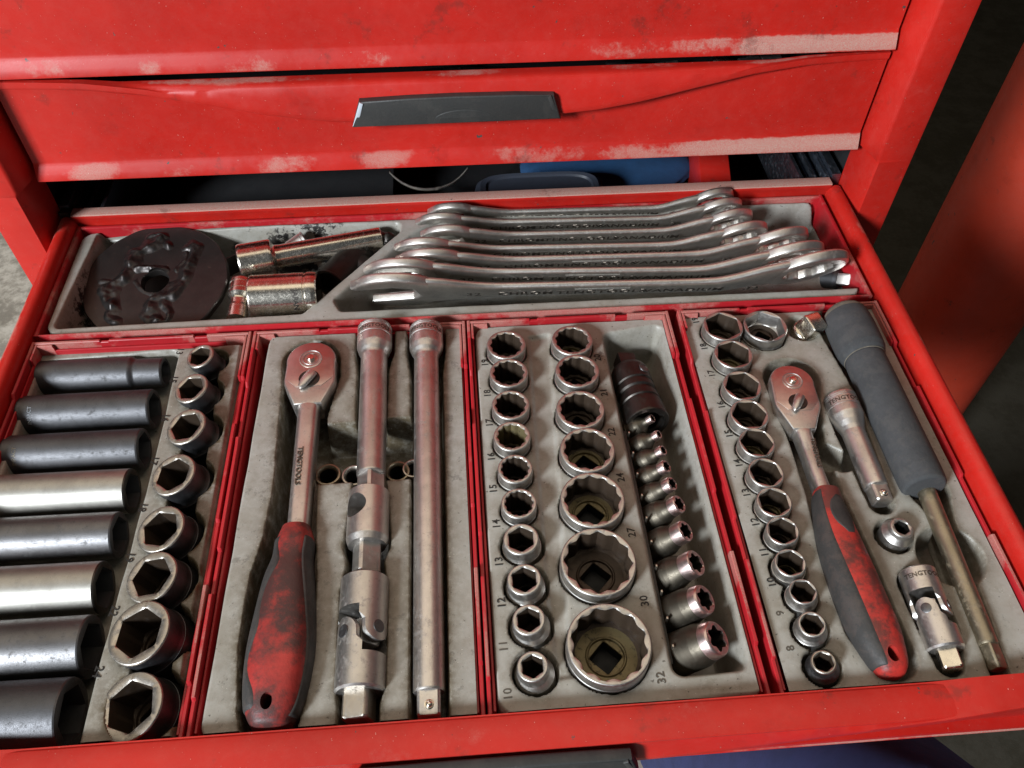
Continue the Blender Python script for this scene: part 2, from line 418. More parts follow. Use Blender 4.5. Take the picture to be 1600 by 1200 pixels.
def handle_parts(parent, zb, y, trim=True, H=7.0):
    zb = zb+4.25*(H/7-1)
    ol = [(-6.95, 4.22), (7.15, 4.30), (6.62, 6.0), (4, 6.12), (0, 6.16), (-3, 6.12), (-6.3, 6.0)]
    V, F = shape2d([[(p[0], p[1]) for p in ol]], .62, .12, 2)
    # thumb rest: a shallow arched scoop
    W = [(v[0], y-.95-v[2]-.18-(.15 if v[1] < 4.6 else 0), zb+v[1]) for v in V]
    h = cmk('handle', (W, F), 'handle', parent, sharp=30)
    arc = [(math.cos(t)*2.3+.6, 4.28+math.sin(t)*.98) for t in np.linspace(0, PI, 24)]
    V, F = shape2d([arc], .16, .07, 2)
    o = cmk('thumb_rest', ([(v[0], y-.95-v[2]-.53, zb+v[1]) for v in V], F), 'handle', h)
    if trim:
        for s, mt in ((-1, 'silver_trim'), (1, 'handle')):
            q = [(s*7.02, 4.26), (s*6.62, 4.45), (s*6.12, 5.9), (s*6.34, 6.03)]
            if s > 0: q = q[::-1]
            V, F = shape2d([[(p[0]+.08, p[1]) for p in q]], .16, .04, 1)
            cmk('end_trim', ([(v[0], y-.95-v[2]-.50, zb+v[1]) for v in V], F), mt, h)
    return h
def drawer(name, zb, H=7.0, contents=False):
    V, F, d = front_vf(zb, H)
    dr = mk(name, C(V), F, 'paint', cab, sharp=40, attrs={'dust': d})
    handle_parts(dr, zb, YF-.15, True, H)
    mb = MB()
    mb.box((-28.6, 12.6, zb+.5), (28.6, 49, zb+.7)); mb.box((-28.8, 12.6, zb+.5), (-28.5, 49, zb+H-1.6)); mb.box((28.5, 12.6, zb+.5), (28.8, 49, zb+H-1.6))
    cmk('drawer_pan', (mb.V, mb.F), 'paint', dr, smooth=False)
    return dr
drawer('closed_drawer', 4.76, 7.05)
drawer('closed_drawer', 12.55, 11.0)
drawer('closed_drawer', 24.2, 9.5)
drawer('closed_drawer', -20.5, 11.5); drawer('closed_drawer', -40, 18); drawer('closed_drawer', -58.5, 17.8); drawer('closed_drawer', -76.5, 17.5)

# open drawer -------------------------------------------------------------
DY = -26.88                                    # front face of the pulled drawer
V, F, d = front_vf(-6.5, 6.9, DY, 30.2, amp=.95, end=.75, lip=.3, ww=36, hold=2.2)
V = np.array(V)
d = [x*.9 if v[2] < -3 else x*.25 for x, v in zip(d, V)]
od = mk('open_drawer', C(V), F, 'paint', cab, sharp=40, attrs={'dust': d})
handle_parts(od, -6.15, DY-.75)
# front top plate
mb = MB()
xs = np.linspace(-30.2, 30.2, 120)
R = []
for x in xs:
    e_ = -27.5-.93*float(sstep(0, 1, (1-abs(x)/36)*2.2))
    R.append([(x, -26.72, -5.5), (x, -26.72, .33), (x, -26.76, .43), (x, -26.86, .48), (x, (e_-26.9)/2, .50), (x, e_+.1, .49), (x, e_-.02, .47), (x, e_, .35), (x, -26.93, -5.5)])
V, F = rings_vf(R)
du = np.tile([0, .05, .1, .25, .25, .25, .2, 0, 0], len(xs))*(.3+.9*sstep(14, 27, np.repeat(xs, 9)))
mk('drawer_front_top', C(V), F, 'paint', od, sharp=50, attrs={'dust': du})
# sides: rolled lip, sheet wall
for s in (1, -1):
    prof = [(29.12, -5.5), (29.12, -.55), (29.15, .15), (29.24, .42), (29.42, .62), (29.68, .70), (29.95, .68), (30.15, .56), (30.28, .3), (30.3, -.4), (30.15, -5.5)]
    ys = np.linspace(-27.2, 12.15, 60)
    R = [[(s*x, y, z) for x, z in prof] for y in ys]
    V, F = rings_vf(R); du = np.tile([0, 0, .1, .15, .15, .15, .3, .45, .3, .1, 0], len(ys))
    mk('side_wall', C(V), F, 'paint', od, sharp=50, attrs={'dust': du})
# rear wall with dusty folded lip
xs = np.linspace(-29.25, 29.3, 100); R = []
for x in xs: R.append([(x, 12.25, -5.5), (x, 12.2, -.1), (x, 12.0, .55), (x, 11.86, .9), (x, 11.9, 1.0), (x, 12.1, 1.03), (x, 12.7, 1.03), (x, 12.82, .98), (x, 12.84, .8), (x, 12.6, -5.5)])
V, F = rings_vf(R); du = np.tile([0, 0, 0, .2, 1.5, 2.2, 2.2, 1.6, .2, 0], len(xs))
mk('rear_wall', C(V), F, 'paint', od, sharp=50, attrs={'dust': du})
cmk('drawer_bottom', box_vf((-29.1, -27.5, -5.6), (29.1, 12.4, -5.3)), 'paint', od)
cmk('rubber_mat', box_vf((-29.05, -26.7, -5.29), (29.05, 12.1, -5.05)), 'black', od)
# corner hook left and slides
mb = MB(); mb.box((-30.2, 12.2, .4), (-29.5, 12.5, 1.05), .04); mb.box((-30.2, 12.3, .9), (-29.3, 13.1, 1.0), .03)
cmk('corner_hook', (mb.V, mb.F), 'dark_steel', od)
for s in (1, -1):
    for k, (x0, x1, z0, z1, mt) in enumerate(((27.2, 27.5, -3.5, .7, 'slide'), (27.9, 28.15, -3.3, .3, 'slide_dark'), (28.3, 28.6, -3.6, .62, 'slide'), (28.8, 29.1, -3.2, .1, 'slide_dark'), (29.2, 29.5, -3.6, .9, 'slide'), (29.6, 30.3, -3.4, 1.2, 'slide'))):
        cmk('slide_rail', box_vf((s*x0, 12.9, z0), (s*x1, 46, z1), .05), mt, cab)

# ------------------------------------------------------------------ red post right of the cabinet
pc = np.array([76.3, 46, FLOOR_Z])
def post_r(h): return 8.9
R = []
for h, r in ((0, 8.9), (20, 8.9), (60, 8.9), (110, 8.9), (150, 8.9), (200, 8.9)): R.append(circ(r, h, 64))
post = thing('steel_post', 'round red painted steel post standing on the floor right of the cabinet', 'post', pc)
mk('post_tube', *rings_vf(R), 'post_red', post)
# mk('base_flange', *lathe([(13, 0), (13, 1.2), (12.8, 1.4), (9.1, 1.4)], 48), 'post_red', post)

# ------------------------------------------------------------------ distance fields for the moulded inserts
def sd_circle(X, Y, c, r): return np.hypot(X-c[0], Y-c[1])-r
def sd_caps(X, Y, pts):
    """chain of round-ended strokes: pts = (x, y, r)"""
    d = np.full(X.shape, 1e9)
    for (x0, y0, r0), (x1, y1, r1) in zip(pts[:-1], pts[1:]):
        vx, vy = x1-x0, y1-y0; L = vx*vx+vy*vy+1e-9
        t = np.clip(((X-x0)*vx+(Y-y0)*vy)/L, 0, 1)
        d = np.minimum(d, np.hypot(X-x0-t*vx, Y-y0-t*vy)-(r0+(r1-r0)*t))
    return d
def sd_poly(X, Y, poly, r=0):
    p = np.array([q[:2] for q in poly], float); n = len(p)
    area2 = sum(p[i][0]*p[(i+1) % n][1]-p[(i+1) % n][0]*p[i][1] for i in range(n))
    if area2 < 0: p = p[::-1]
    if r:                                                     # inset, then grow back with round corners
        q = []
        for i in range(n):
            a, b, c = p[i-1], p[i], p[(i+1) % n]
            e1 = (b-a)/np.linalg.norm(b-a); e2 = (c-b)/np.linalg.norm(c-b)
            n1 = np.array([-e1[1], e1[0]]); n2 = np.array([-e2[1], e2[0]])
            k = (n1+n2)/(1+n1@n2); q.append(b+k*r)
        p = np.array(q)
    d = np.full(X.shape, 1e9); inside = np.zeros(X.shape, bool)
    for i in range(n):
        a, b = p[i], p[(i+1) % n]; e = b-a
        t = np.clip(((X-a[0])*e[0]+(Y-a[1])*e[1])/(e@e), 0, 1)
        d = np.minimum(d, np.hypot(X-a[0]-t*e[0], Y-a[1]-t*e[1]))
        c = ((a[1] <= Y) & (b[1] > Y)) | ((b[1] <= Y) & (a[1] > Y))
        with np.errstate(divide='ignore', invalid='ignore'):
            xi = a[0]+(Y-a[1])*(e[0]/(e[1] if abs(e[1]) > 1e-9 else 1e-9))
        inside ^= c & (X < xi)
    return np.where(inside, -d, d)-r
class Insert:
    def __init__(s, x0, x1, y0, y1, res=.085, z=-.4):
        nx = int((x1-x0)/res)+1; ny = int((y1-y0)/res)+1
        s.X, s.Y = np.meshgrid(np.linspace(x0, x1, nx), np.linspace(y0, y1, ny)); s.nx, s.ny = nx, ny
        s.Z = np.full(s.X.shape, float(z)); s.g = np.zeros(s.X.shape); s.oil = np.full(s.X.shape, .10)
    def cut(s, sd, z, w=.3, grime=.8):  # grime: pocket grime plus painted shade of the recess
        t = sstep(0, 1, np.clip(-sd/w, 0, 1)); s.Z = np.minimum(s.Z, s.Z+(z-s.Z)*t)
        s.g = np.maximum(s.g, grime*np.exp(-np.maximum(sd, 0)/.35)*(1 if True else 0))  # darkens the pocket: grime plus its shade put into colour
    def lift(s, sd, z, w=.3):
        t = sstep(0, 1, np.clip(-sd/w, 0, 1)); s.Z = np.maximum(s.Z, s.Z+(z-s.Z)*t)
    def outside(s, sd, z=-3.4, w=.3):
        t = sstep(0, 1, np.clip((sd)/w, 0, 1)); s.Z = s.Z+(np.minimum(z, s.Z)-s.Z)*t
    def build(s, parent, loc):
        x, y = s.X, s.Y
        s.Z = s.Z+.018*np.sin(x*1.7+y*.6)*np.sin(y*1.3-x*.4)
        V = np.stack([x-loc[0], y-loc[1], s.Z-loc[2]], -1).reshape(-1, 3)*S
        i = np.arange(s.nx*s.ny).reshape(s.ny, s.nx)
        F = np.stack([i[:-1, :-1], i[:-1, 1:], i[1:, 1:], i[1:, :-1]], -1).reshape(-1, 4)
        me = bpy.data.meshes.new('insert'); me.vertices.add(len(V)); me.vertices.foreach_set('co', V.ravel())
        me.loops.add(F.size); me.loops.foreach_set('vertex_index', F.ravel())
        me.polygons.add(len(F)); me.polygons.foreach_set('loop_start', np.arange(0, F.size, 4))
        me.update(calc_edges=True)
        me.polygons.foreach_set('use_smooth', [True]*len(F))
        for k, a in (('grime', s.g), ('oil', s.oil)):  # 'grime' also carries the painted shade of the recesses
            at = me.attributes.new(k, 'FLOAT', 'POINT'); at.data.foreach_set('value', a.astype(np.float32).ravel())
        return link_mesh('insert', me, 'grey', parent)
def wall_run(mb, a, b, th, prof, zb, n):
    """a low wall from a to b whose top follows prof (distance fraction, z); n is the side it thickens to"""
    a = np.array(a, float); b = np.array(b, float); d = b-a; L = np.linalg.norm(d); nn = np.array(n, float)*th
    R = []
    for t, z in prof:
        p = a+d*t; q = p+nn
        c = .05
        R.append([(p[0], p[1], zb), (p[0], p[1], z-c), (p[0]+nn[0]*.2, p[1]+nn[1]*.2, z), (q[0]-nn[0]*.2, q[1]-nn[1]*.2, z), (q[0], q[1], z-c), (q[0], q[1], zb)])
    mb.rings(R)
def tray(label, x0, x1, y0, y1, teeth=True, group='tool trays in the open drawer', thick=.22, x0b=None, x1b=None):
    loc = ((x0+x1)/2, (y0+y1)/2, -4.9)
    t = thing('tool_tray', label, 'tool tray', loc, group=group)
    mb = MB(); zb = -4.85
    x0b = x0 if x0b is None else x0b; x1b = x1 if x1b is None else x1b
    flat = [(0, 0), (1, 0)]
    if teeth:
        side = [(0, 0), (.17, 0), (.18, -.28), (.33, -.30), (.335, -.02), (.36, -.10), (.62, -.10), (.625, -.36), (.72, -.34), (.725, -.06), (.93, -.06), (.935, -.3), (1, -.3)]
        side2 = [(0, 0), (.15, 0), (.155, -.3), (.29, -.32), (.295, -.04), (.55, -.08), (.555, -.3), (.70, -.3), (.705, -.02), (.90, -.05), (.905, -.32), (1, -.3)]
        top = [(0, 0), (.30, 0), (.305, -.12), (.34, -.12), (.345, 0), (.74, 0), (.745, -.14), (.80, -.14), (.805, 0), (1, 0)]
    else: side = side2 = top = flat
    # outer skin
    wall_run(mb, (x0, y1), (x0b, y0), thick, side, zb, (1, 0)); wall_run(mb, (x1, y1), (x1b, y0), thick, side2, zb, (-1, 0))
    wall_run(mb, (x0+thick+.002, y1), (x1-thick-.002, y1), thick, top, zb, (0, -1)); wall_run(mb, (x0b+thick+.002, y0), (x1b-thick-.002, y0), .12, flat if not teeth else [(0, -.9), (1, -.9)], zb, (0, 1))
    if teeth:       # inner skin: corner angles stand full height, the rest sits lower
        i = thick+.05
        lo = [(0, -.03), (.055, -.03), (.06, -.5), (.93, -.5), (.935, -.1), (1, -.1)]
        wall_run(mb, (x0+i, y1-i), (x0b+i, y0+i), .16, [(0, -.02), (.05, -.02), (.055, -.55), (1, -.55)], zb, (1, 0))
        wall_run(mb, (x1-i, y1-i), (x1b-i, y0+i), .16, [(0, -.02), (.14, -.02), (.145, -.55), (1, -.55)], zb, (-1, 0))
        wall_run(mb, (x0+i+.17, y1-i), (x1-i-.17, y1-i), .16, [(0, -.02), (.07, -.02), (.075, -.5), (.90, -.5), (.905, -.02), (1, -.02)], zb, (0, -1))
    mb.box((x0+thick, y0+thick, zb-.04), (x1-thick, y1-thick, zb+.1))
    V = np.array(mb.V)-np.array(loc)
    du = np.where(np.array(mb.V)[:, 2] > -.1, .45, .0)
    mk('tray_frame', V, mb.F, 'tray_red', t, sharp=40, attrs={'dust': du})
    return t, loc
def number(ins, s, px, py, z, size, ang=90, mat='ink', loc=(0, 0, 0)):
    V, F = text_vf(s, size, .012, 1.02, .008)
    c = P(px, py, z)
    o = mk('printed_number', V, F, mat, ins, loc=(c[0]-loc[0], c[1]-loc[1], z+.02-loc[2]), rot=tilt(az=ang), smooth=False)
    return o

# ------------------------------------------------------------------ sockets
def hexr(a, off=0.):
    return lambda t: a/math.cos(((t+off+PI/6) % (PI/3))-PI/6)
def dodr(a, off=0.):
    f, g = hexr(a, off), hexr(a, off+PI/6); return lambda t: max(f(t), g(t))
def torxr(a, off=0.):
    return lambda t: a*(1+.15*math.cos(6*(t+off)))
def sqr(a, off=0.):
    return lambda t: min(a/math.cos(((t+off+PI/4) % (PI/2))-PI/4), a*1.34)
def shell_profile(rt, rb, H, taper, groove=True, foot=.04):
    """outside of a socket from its foot to the rim; taper = how far under the rim the wide foot begins"""
    p = [(rb-.10, 0), (rb-.02, foot), (rb, foot+.06)]
    if groove and H > 1.6:
        g = H-.84 if rb-rt < .05 else H*.22
        p += [(rb, g), (rb-.035, g+.02), (rb-.035, g+.09), (rb, g+.11)]
    if rb-rt > .05: p += [(rb, H-taper-(rb-rt)*1.3), (rb-.02, H-taper-(rb-rt)*1.2), (rt+.02, H-taper+.02), (rt, H-taper+.1)]
    p += [(rt, H-.10), (rt-.015, H-.045), (rt-.05, H-.008), (rt-.075, H)]
    return p
def make_socket(t, rt, rb, H, shape, ap, taper=.9, mat='satin_s', bore='inner', drive=1.27, n=72, depth=None, off=0., groove=True, rim=None, floor='inner'):
    prof = shell_profile(rt, rb, H, taper, groove)
    tail3 = prof[-3:]; R = [circ(r, z, n) for r, z in supported(prof[:-3])]+[circ(r, z, n) for r, z in tail3]
    fn = {'hex': hexr, 'dod': dodr, 'torx': torxr}[shape](ap, off)
    big = max(fn(2*PI*i/n) for i in range(n))
    lip = min(big+.03, rt-.09)
    rimr = [circ(lip+.02, H, n), circ(lambda a: min(fn(a)+.03, lip), H-.05, n)]
    if rim:
        mk('shell', *rings_vf(R[:-3], True, False), mat, t); mk('rim', *rings_vf(R[-4:]+rimr, False, False), rim, t)
    else: mk('shell', *rings_vf(R+rimr, True, False), mat, t)
    depth = depth or H*.55
    zf = H-depth
    B = [circ(lambda a: min(fn(a)+.03, lip), H-.05, n), circ(fn, H-.13, n), circ(fn, zf+.05, n), circ(lambda a: min(fn(a), ap*.97), zf, n)]
    sq = drive/2
    hasq = ap > sq*1.25
    if hasq:
        s = sqr(sq, PI/4)
        step = min(ap*.9, sq*1.34+.12)
        b = mk('bore', *rings_vf(B, False, False), bore, t)
        mk('bore_floor', *rings_vf([circ(lambda a: min(fn(a), ap*.97), zf, n), circ(step+.12, zf-.02, n), circ(step+.05, zf+.05, n), circ(step, zf+.04, n), circ(step-.05, zf-.10, n), circ(lambda a: s(a)+.03, zf-.12, n), circ(s, zf-.17, n)], False, False), floor, b)
        mk('drive_hole', *rings_vf([circ(s, zf-.17, n), circ(s, .1, n)], False, True), 'black', b)
    else:
        B += [circ(ap*.8, zf-.05, n), circ(ap*.62, zf-.12, n), circ(ap*.62, .1, n)]
        mk('bore', *rings_vf(B, False, True), bore, t)
def copy_parts(src, dst):
    for ch in list(src.children):
        c = ch.copy(); COL.objects.link(c); c.parent = dst; c.matrix_local = ch.matrix_local
        copy_parts(ch, c)
def upright(label, px, py, wpx, shape, zr, H, rbr=1.0, apr=.72, taper=.9, ax=0, ay=0, group=None, name='socket', **kw):
    c = P(px, py, zr); rt = wpx/2/pxcm(c)
    rot = tilt(ax, ay)
    base = Vector(c)-rot @ Vector((0, 0, H))
    t = thing(name, label, 'socket', base, rot, group)
    make_socket(t, rt, rt*rbr, H, shape, rt*apr, taper, **kw)
    return t, c, rt, base

# ================================================================== tray 3 : sockets and star sockets
T3, L3 = tray('red framed grey tray holding two columns of sockets and a row of star sockets', 0.02, 13.98, -26.5, -.12, x1b=14.0)
I = Insert(.5, 13.5, -26.36, -.5, z=-.4)
poly = [P(743, 511, -.4), P(1043, 497, -.4), P(1203, 1080, -.4), P(781, 1118, -.4)]
poly = [(p[0], p[1]) for p in poly]
G3 = 'sockets standing in the left column of the middle right tray'; G3b = 'large twelve point sockets standing in the middle right tray'
c3 = [('19', 791, 538, 61, 'dod', 1.0, .70, 0), ('18', 795, 582, 60, 'dod', 1.0, .70, 0), ('17', 798, 632, 59, 'dod', 1.0, .70, 0), ('16', 800, 681, 58, 'dod', 1.0, .68, 0),
      ('15', 805, 732, 55, 'dod', 1.0, .68, 0), ('14', 811, 786, 56, 'dod', 1.0, .68, 0), ('13', 814, 842, 56, 'hex', 1.10, .66, -4), ('12', 819, 905, 54, 'hex', 1.16, .66, -5),
      ('11', 826, 968, 52, 'hex', 1.22, .64, -6), ('10', 832, 1041, 50, 'hex', 1.28, .62, -7)]
ORD = ['first', 'second', 'third', 'fourth', 'fifth', 'sixth', 'seventh', 'eighth', 'ninth', 'tenth', 'eleventh', 'twelfth']
wear = {'16': 'with a brown oily bore', '14': 'with a chipped black bore', '10': 'nearest the drawer front', '19': 'at the back of its column'}
for s, px, py, wd, sh, rb, ap, ay in c3:
    k_ = ORD[[q[0] for q in c3].index(s)]
    lab = f"{'twelve' if sh == 'dod' else 'six'} point chrome socket beside the printed {s}, {k_} from the back in its column"
    t, c, rt, base = upright(lab, px, py, wd, sh, .45 if rb == 1 else .35, 2.5, rb, ap, .75, ay=ay, group=G3, n=72 if sh == 'dod' else 60,
                             bore='inner_y' if s == '16' else 'inner', drive=.95, depth=2.0)
    bc = (base[0]*.6+c[0]*.4, base[1]*.6+c[1]*.4) if ay else c
    I.cut(sd_circle(I.X, I.Y, bc, rt*rb+.10+(.12 if rb > 1 else 0)), -2.6, .16)
c3b = [('20', 894, 531, 64, .70), ('21', 902, 579, 69, .71), ('22', 907, 639, 76, .72), ('24', 918, 702, 86, .74), ('27', 926, 780, 101, .76), ('30', 935, 877, 119, .78), ('32', 952, 1005, 134, .78)]
for s, px, py, wd, ap in c3b:
    big = wd > 80
    lab = f"{'wide' if big else 'medium'} twelve point chrome socket beside the printed {s}, {ORD[[q[0] for q in c3b].index(s)]} from the back"
    if s == '32': lab = 'widest twelve point chrome socket with yellow grime inside, beside the printed 32'
    if s == '30': lab = 'wide twelve point chrome socket with dark greasy bore beside the printed 30'
    t, c, rt, base = upright(lab, px, py, wd, 'dod', .45, 2.8, 1.0, ap, .8, group=G3b, n=96 if big else 72, drive=1.27,
                             bore='inner', floor='inner_y' if s in ('27', '32', '20', '24') else 'inner', depth=1.75, off=.1*len(s)+px*.01)
    I.cut(sd_circle(I.X, I.Y, c, rt+.10), -2.6, .16)
# shallow valley between the columns, gutters linking the small pockets
val = [P(822, 528, -.6), P(862, 522, -.6), P(893, 1000, -.6), P(915, 1062, -.6), P(868, 1068, -.6), P(850, 930, -.6)]
I.cut(sd_poly(I.X, I.Y, val, .3), -.62, .35, .15)
binp = [P(938, 521, -.4), P(1036, 504, -.4), P(1176, 1049, -.4), P(1050, 1062, -.4), P(986, 749, -.4)]
I.cut(sd_poly(I.X, I.Y, binp, .75), -3.6, 1.0, .3)
I.oil += .55*np.exp(-((I.X-7.9)**2/2+(I.Y+3.5)**2/6))
I.outside(sd_poly(I.X, I.Y, poly, .9)-.0, -3.2, .28)
I.oil += .25*np.exp(-((I.X-2.6)**2/6+(I.Y+1.2)**2/.3))
ins3 = I.build(T3, L3)
for s, px, py in (('19', 758, 567), ('18', 762, 615), ('17', 765, 661), ('16', 768, 714), ('15', 771, 764), ('14', 776, 819), ('13', 780, 878), ('12', 784, 942), ('11', 787, 1010), ('10', 794, 1085),
                  ('20', 934, 559), ('21', 944, 613), ('22', 956, 675), ('24', 970, 746), ('27', 987, 832), ('30', 1007, 939), ('32', 1033, 1059)):
    number(ins3, s, px, py, -.4, .62, 92, 'faded_ink' if s in ('11', '32', '10') else 'ink', L3)
# clip rail with metal tabs
r0, r1 = P(975, 690, -1.9), P(1047, 1050, -1.9)
rail = thing('clip_rail', 'black socket clip rail with metal tabs along the left wall of the deep bin', 'clip rail', (r0+r1)/2)
rd = Vector(r1-r0).normalized(); rl = np.linalg.norm(r1-r0)
rr = Matrix((rd, Vector((rd.y, -rd.x, 0)).normalized()*-1, Vector((0, 0, 1)))).transposed()
mk('rail_bar', *box_vf((-rl/2, -.22, -1.2), (rl/2, .0, 1.15), .04), 'handle', rail, rot=rr)
G3c = 'star sockets clipped in the deep bin of the middle right tray'
tx = [(1020, 653, 13.5, 987, 680, 1.30), (1030, 678, 14.5, 995, 706, 1.30), (1037, 703, 17, 1002, 730, 1.30), (1042, 728, 21, 1008, 756, 1.32), (1051, 755, 23, 1015, 786, 1.40),
      (1062, 787, 29, 1020, 818, 1.65), (1072, 829, 34, 1027, 858, 1.75), (1088, 879, 41, 1040, 908, 1.85), (1102, 936, 46, 1050, 965, 2.0), (1121, 997, 54, 1060, 1026, 2.25)]
words_ = ['smallest', 'second smallest', 'third smallest', 'fourth smallest', 'fifth smallest', 'middle sized', 'fourth largest', 'third largest', 'second largest', 'largest']
for k, (px, py, wd, bx, by, bd) in enumerate(tx):
    zr = -.25+.06*k
    c = P(px, py, zr); H = 2.0+k*.16
    # the foot lies on the rail, down and to the left
    ang = 42-k*.4
    rot = tilt(0, ang, -4)
    base = Vector(c)-rot @ Vector((0, 0, H))
    t = thing('star_socket', f"{words_[k]} star socket of the slanting row clipped in the deep bin", 'socket', base, rot, G3c)
    rt = wd/2/pxcm(c)*1.03; rb = max(bd/2*1.02, rt*1.10)
    n = 72
    if k < 6: prof = [(rb-.06, 0), (rb, .05), (rb, .22), (rb-.03, .24), (rb-.03, .32), (rb, .34), (rb, H*.42), (rb-.03, H*.46), (rt+(rb-rt)*.75, H*.55), (rt+(rb-rt)*.25, H*.66), (rt+.01, H*.74), (rt, H*.8), (rt, H-.08), (rt-.02, H-.03), (rt-.06, H)]
    elif k > 7: prof = [(rb-.06, 0), (rb, .05), (rb, .28), (rb-.03, .30), (rb-.03, .38), (rb, .40), (rb*.99, H*.5), (rb*.97, H*.68), (rt*1.04+.02, H*.84), (rt*1.02, H-.14), (rt-.02, H-.04), (rt-.07, H)]
    else: prof = [(rb-.06, 0), (rb, .05), (rb, .28), (rb-.03, .30), (rb-.03, .38), (rb, .40), (rb, H*.45), (rb-(rb-rt)*.12, H*.54), (rb-(rb-rt)*.8, H*.70), (rt+.01, H*.76), (rt, H-.12), (rt-.02, H-.04), (rt-.07, H)]
    fn = torxr(rt*.65, .2+k*.13)
    lip = rt*.65*1.15+.02
    R = [circ(r, z, n) for r, z in supported(prof[:-4])]+[circ(r, z, n) for r, z in prof[-4:]]
    mk('shell', *rings_vf(R[:-3], True, False), 'bronze', t)
    mk('rim', *rings_vf(R[-4:]+[circ(lip+.015, H, n), circ(lambda a: fn(a)+.01, H-.03, n)], False, False), 'copperish', t)
    mk('bore', *rings_vf([circ(lambda a: fn(a)+.01, H-.03, n), circ(fn, H-.06, n), circ(fn, H-.75, n), circ(fn(0)*.3, H-.8, n)], False, True), 'dark_steel', t)
    # the tab that holds it
    b0 = P(bx-14-k*.8, by+2, -1.2)
V_, F_ = box_vf((-.07, 0, -.55), (.07, .10, .45), .02)
for k in range(10):
    f = (k+.3)/9.8; p = r0+(r1-r0)*f
    mk('clip_tab', V_, F_, 'worn_rim', rail, loc=tuple((p-(r0+r1)/2)+np.array([.02, 0, 1.15])), rot=rr)
# dark impact joint in the bin
a, b = P(975, 563, -1.7), P(1012, 662, -1.1)
def along(a, b): return orient(a, b), np.linalg.norm(np.array(b)-np.array(a))
rot, L = along(a, b)
t = thing('impact_joint', 'dark oily impact universal joint lying in the deep bin behind the star sockets', 'universal joint', a, rot)
L0 = 1.0
mk('drive_square', *rings_vf([circ(sqr(.62, .2), z, 32) for z in (-.1, .95)]), 'dark_steel', t)
mk('body', *lathe([(.70, .82), (.86, .85), (.92, .95), (1.18, 1.2), (1.28, 1.5), (1.31, 1.9), (1.31, 2.75), (1.22, 2.82), (1.22, 2.98), (1.31, 3.05), (1.31, 3.45), (1.18, 3.55), (1.18, 3.80), (1.33, 3.92), (1.36, 4.4), (1.28, 4.48), (1.28, 4.6), (1.38, 4.68), (1.42, L-.1), (1.38, L), (1.12, L), (1.08, L-.15), (.85, L-.2), (.85, L-1.0), (.0, L-1.0)], 56, True, False), 'dark_steel', t)
def radial(deg, r, z):
    """on a bar whose local Z points to the viewer: place and turn for something sitting on its side, deg from straight up towards the right"""
    a = math.radians(deg); d = Vector((-math.sin(a), -math.cos(a), 0))
    return tuple(d*r+Vector((0, 0, z))), d.to_track_quat('Z', 'Y').to_matrix()
lo, ro = radial(32, 1.28, 2.1)
mk('pin', *lathe([(.36, 0), (.36, .06), (.33, .08), (.30, .05), (.05, .05)], 28), 'phos2', t, loc=lo, rot=ro)

# ================================================================== tray 4 : small drive set
T4, L4 = tray('right hand red framed grey tray with small ratchet, extension bar and foam grip', 14.62, 28.85, -26.5, -.12, x0b=14.45)
I = Insert(14.95, 28.5, -26.36, -.5, z=-.4)
G4 = 'sockets standing along the left side of the right hand tray'
c4 = [('19', 1130, 509, 62, 'hex', 1.0, .77, 0), ('18', 1146, 553, 60, 'hex', 1.0, .77, 0), ('17', 1160, 602, 60, 'hex', 1.0, .77, 0), ('16', 1171, 647, 60, 'hex', 1.0, .77, 0), ('15', 1183, 691, 56, 'hex', 1.0, .77, 0),
      ('14', 1197, 738, 56, 'hex', 1.0, .75, 0), ('13', 1210, 784, 55, 'hex', 1.0, .74, -3), ('12', 1223, 829, 51, 'hex', 1.02, .74, -5), ('11', 1235, 879, 49, 'hex', 1.06, .73, -6), ('10', 1255, 924, 44, 'hex', 1.14, .72, -7),
      ('9', 1269, 975, 43, 'hex', 1.22, .68, -9), ('8', 1287, 1034, 39, 'hex', 1.34, .66, -12)]
wear4 = {'19': 'at the back left corner', '13': 'with an oily yellow bore', '10': 'with a taper', '8': 'smallest and nearest the front'}
for s, px, py, wd, sh, rb, ap, ay in c4:
    lab = f"small chrome socket in the right hand tray, {ORD[[q[0] for q in c4].index(s)]} of its row from the back"
    mt = 'phos2' if s == '8' else 'satin_s'
    t, c, rt, base = upright(lab, px, py, wd, sh, .40, 2.2, rb, ap, .6, ay=ay, group=G4, n=60, bore='inner', floor='inner_y' if s in ('13', '15', '18', '11') else 'inner',
                             drive=.95, depth=1.55, off=px*.013, mat=mt, rim='worn_rim' if s == '8' else None)
    f = .35 if ay else 0
    I.cut(sd_circle(I.X, I.Y, (base[0]*f+c[0]*(1-f), base[1]*f+c[1]*(1-f)), rt*rb+.10+(.08 if ay < -4 else 0)), -2.5, .16)
t, c, rt, base = upright('wide chrome socket with a bright bore standing beside the square adapter', 1196, 509, 68, 'hex', .30, 2.2, 1.0, .80, n=60, bore='satin_s', drive=.95, depth=1.1, group=G4)
I.cut(sd_circle(I.X, I.Y, c, rt+.16), -2.5, .16)
t, c, rt, base = upright('short conical chrome adapter ring sitting alone beside the extension bar', 1410, 824, 37, 'hex', .35, 1.5, 1.34, .55, .35, ay=4, n=60, bore='dark_steel', depth=1.0, groove=False, name='adapter_socket')
I.cut(sd_circle(I.X, I.Y, (base[0]-.15, base[1]-.1), rt*1.5+.12), -1.6, .2)

def zc(px, py, r, z=-.4):      # a pixel circle as a plan circle
    c = P(px, py, z); return (c[0], c[1], r/pxcm(c))
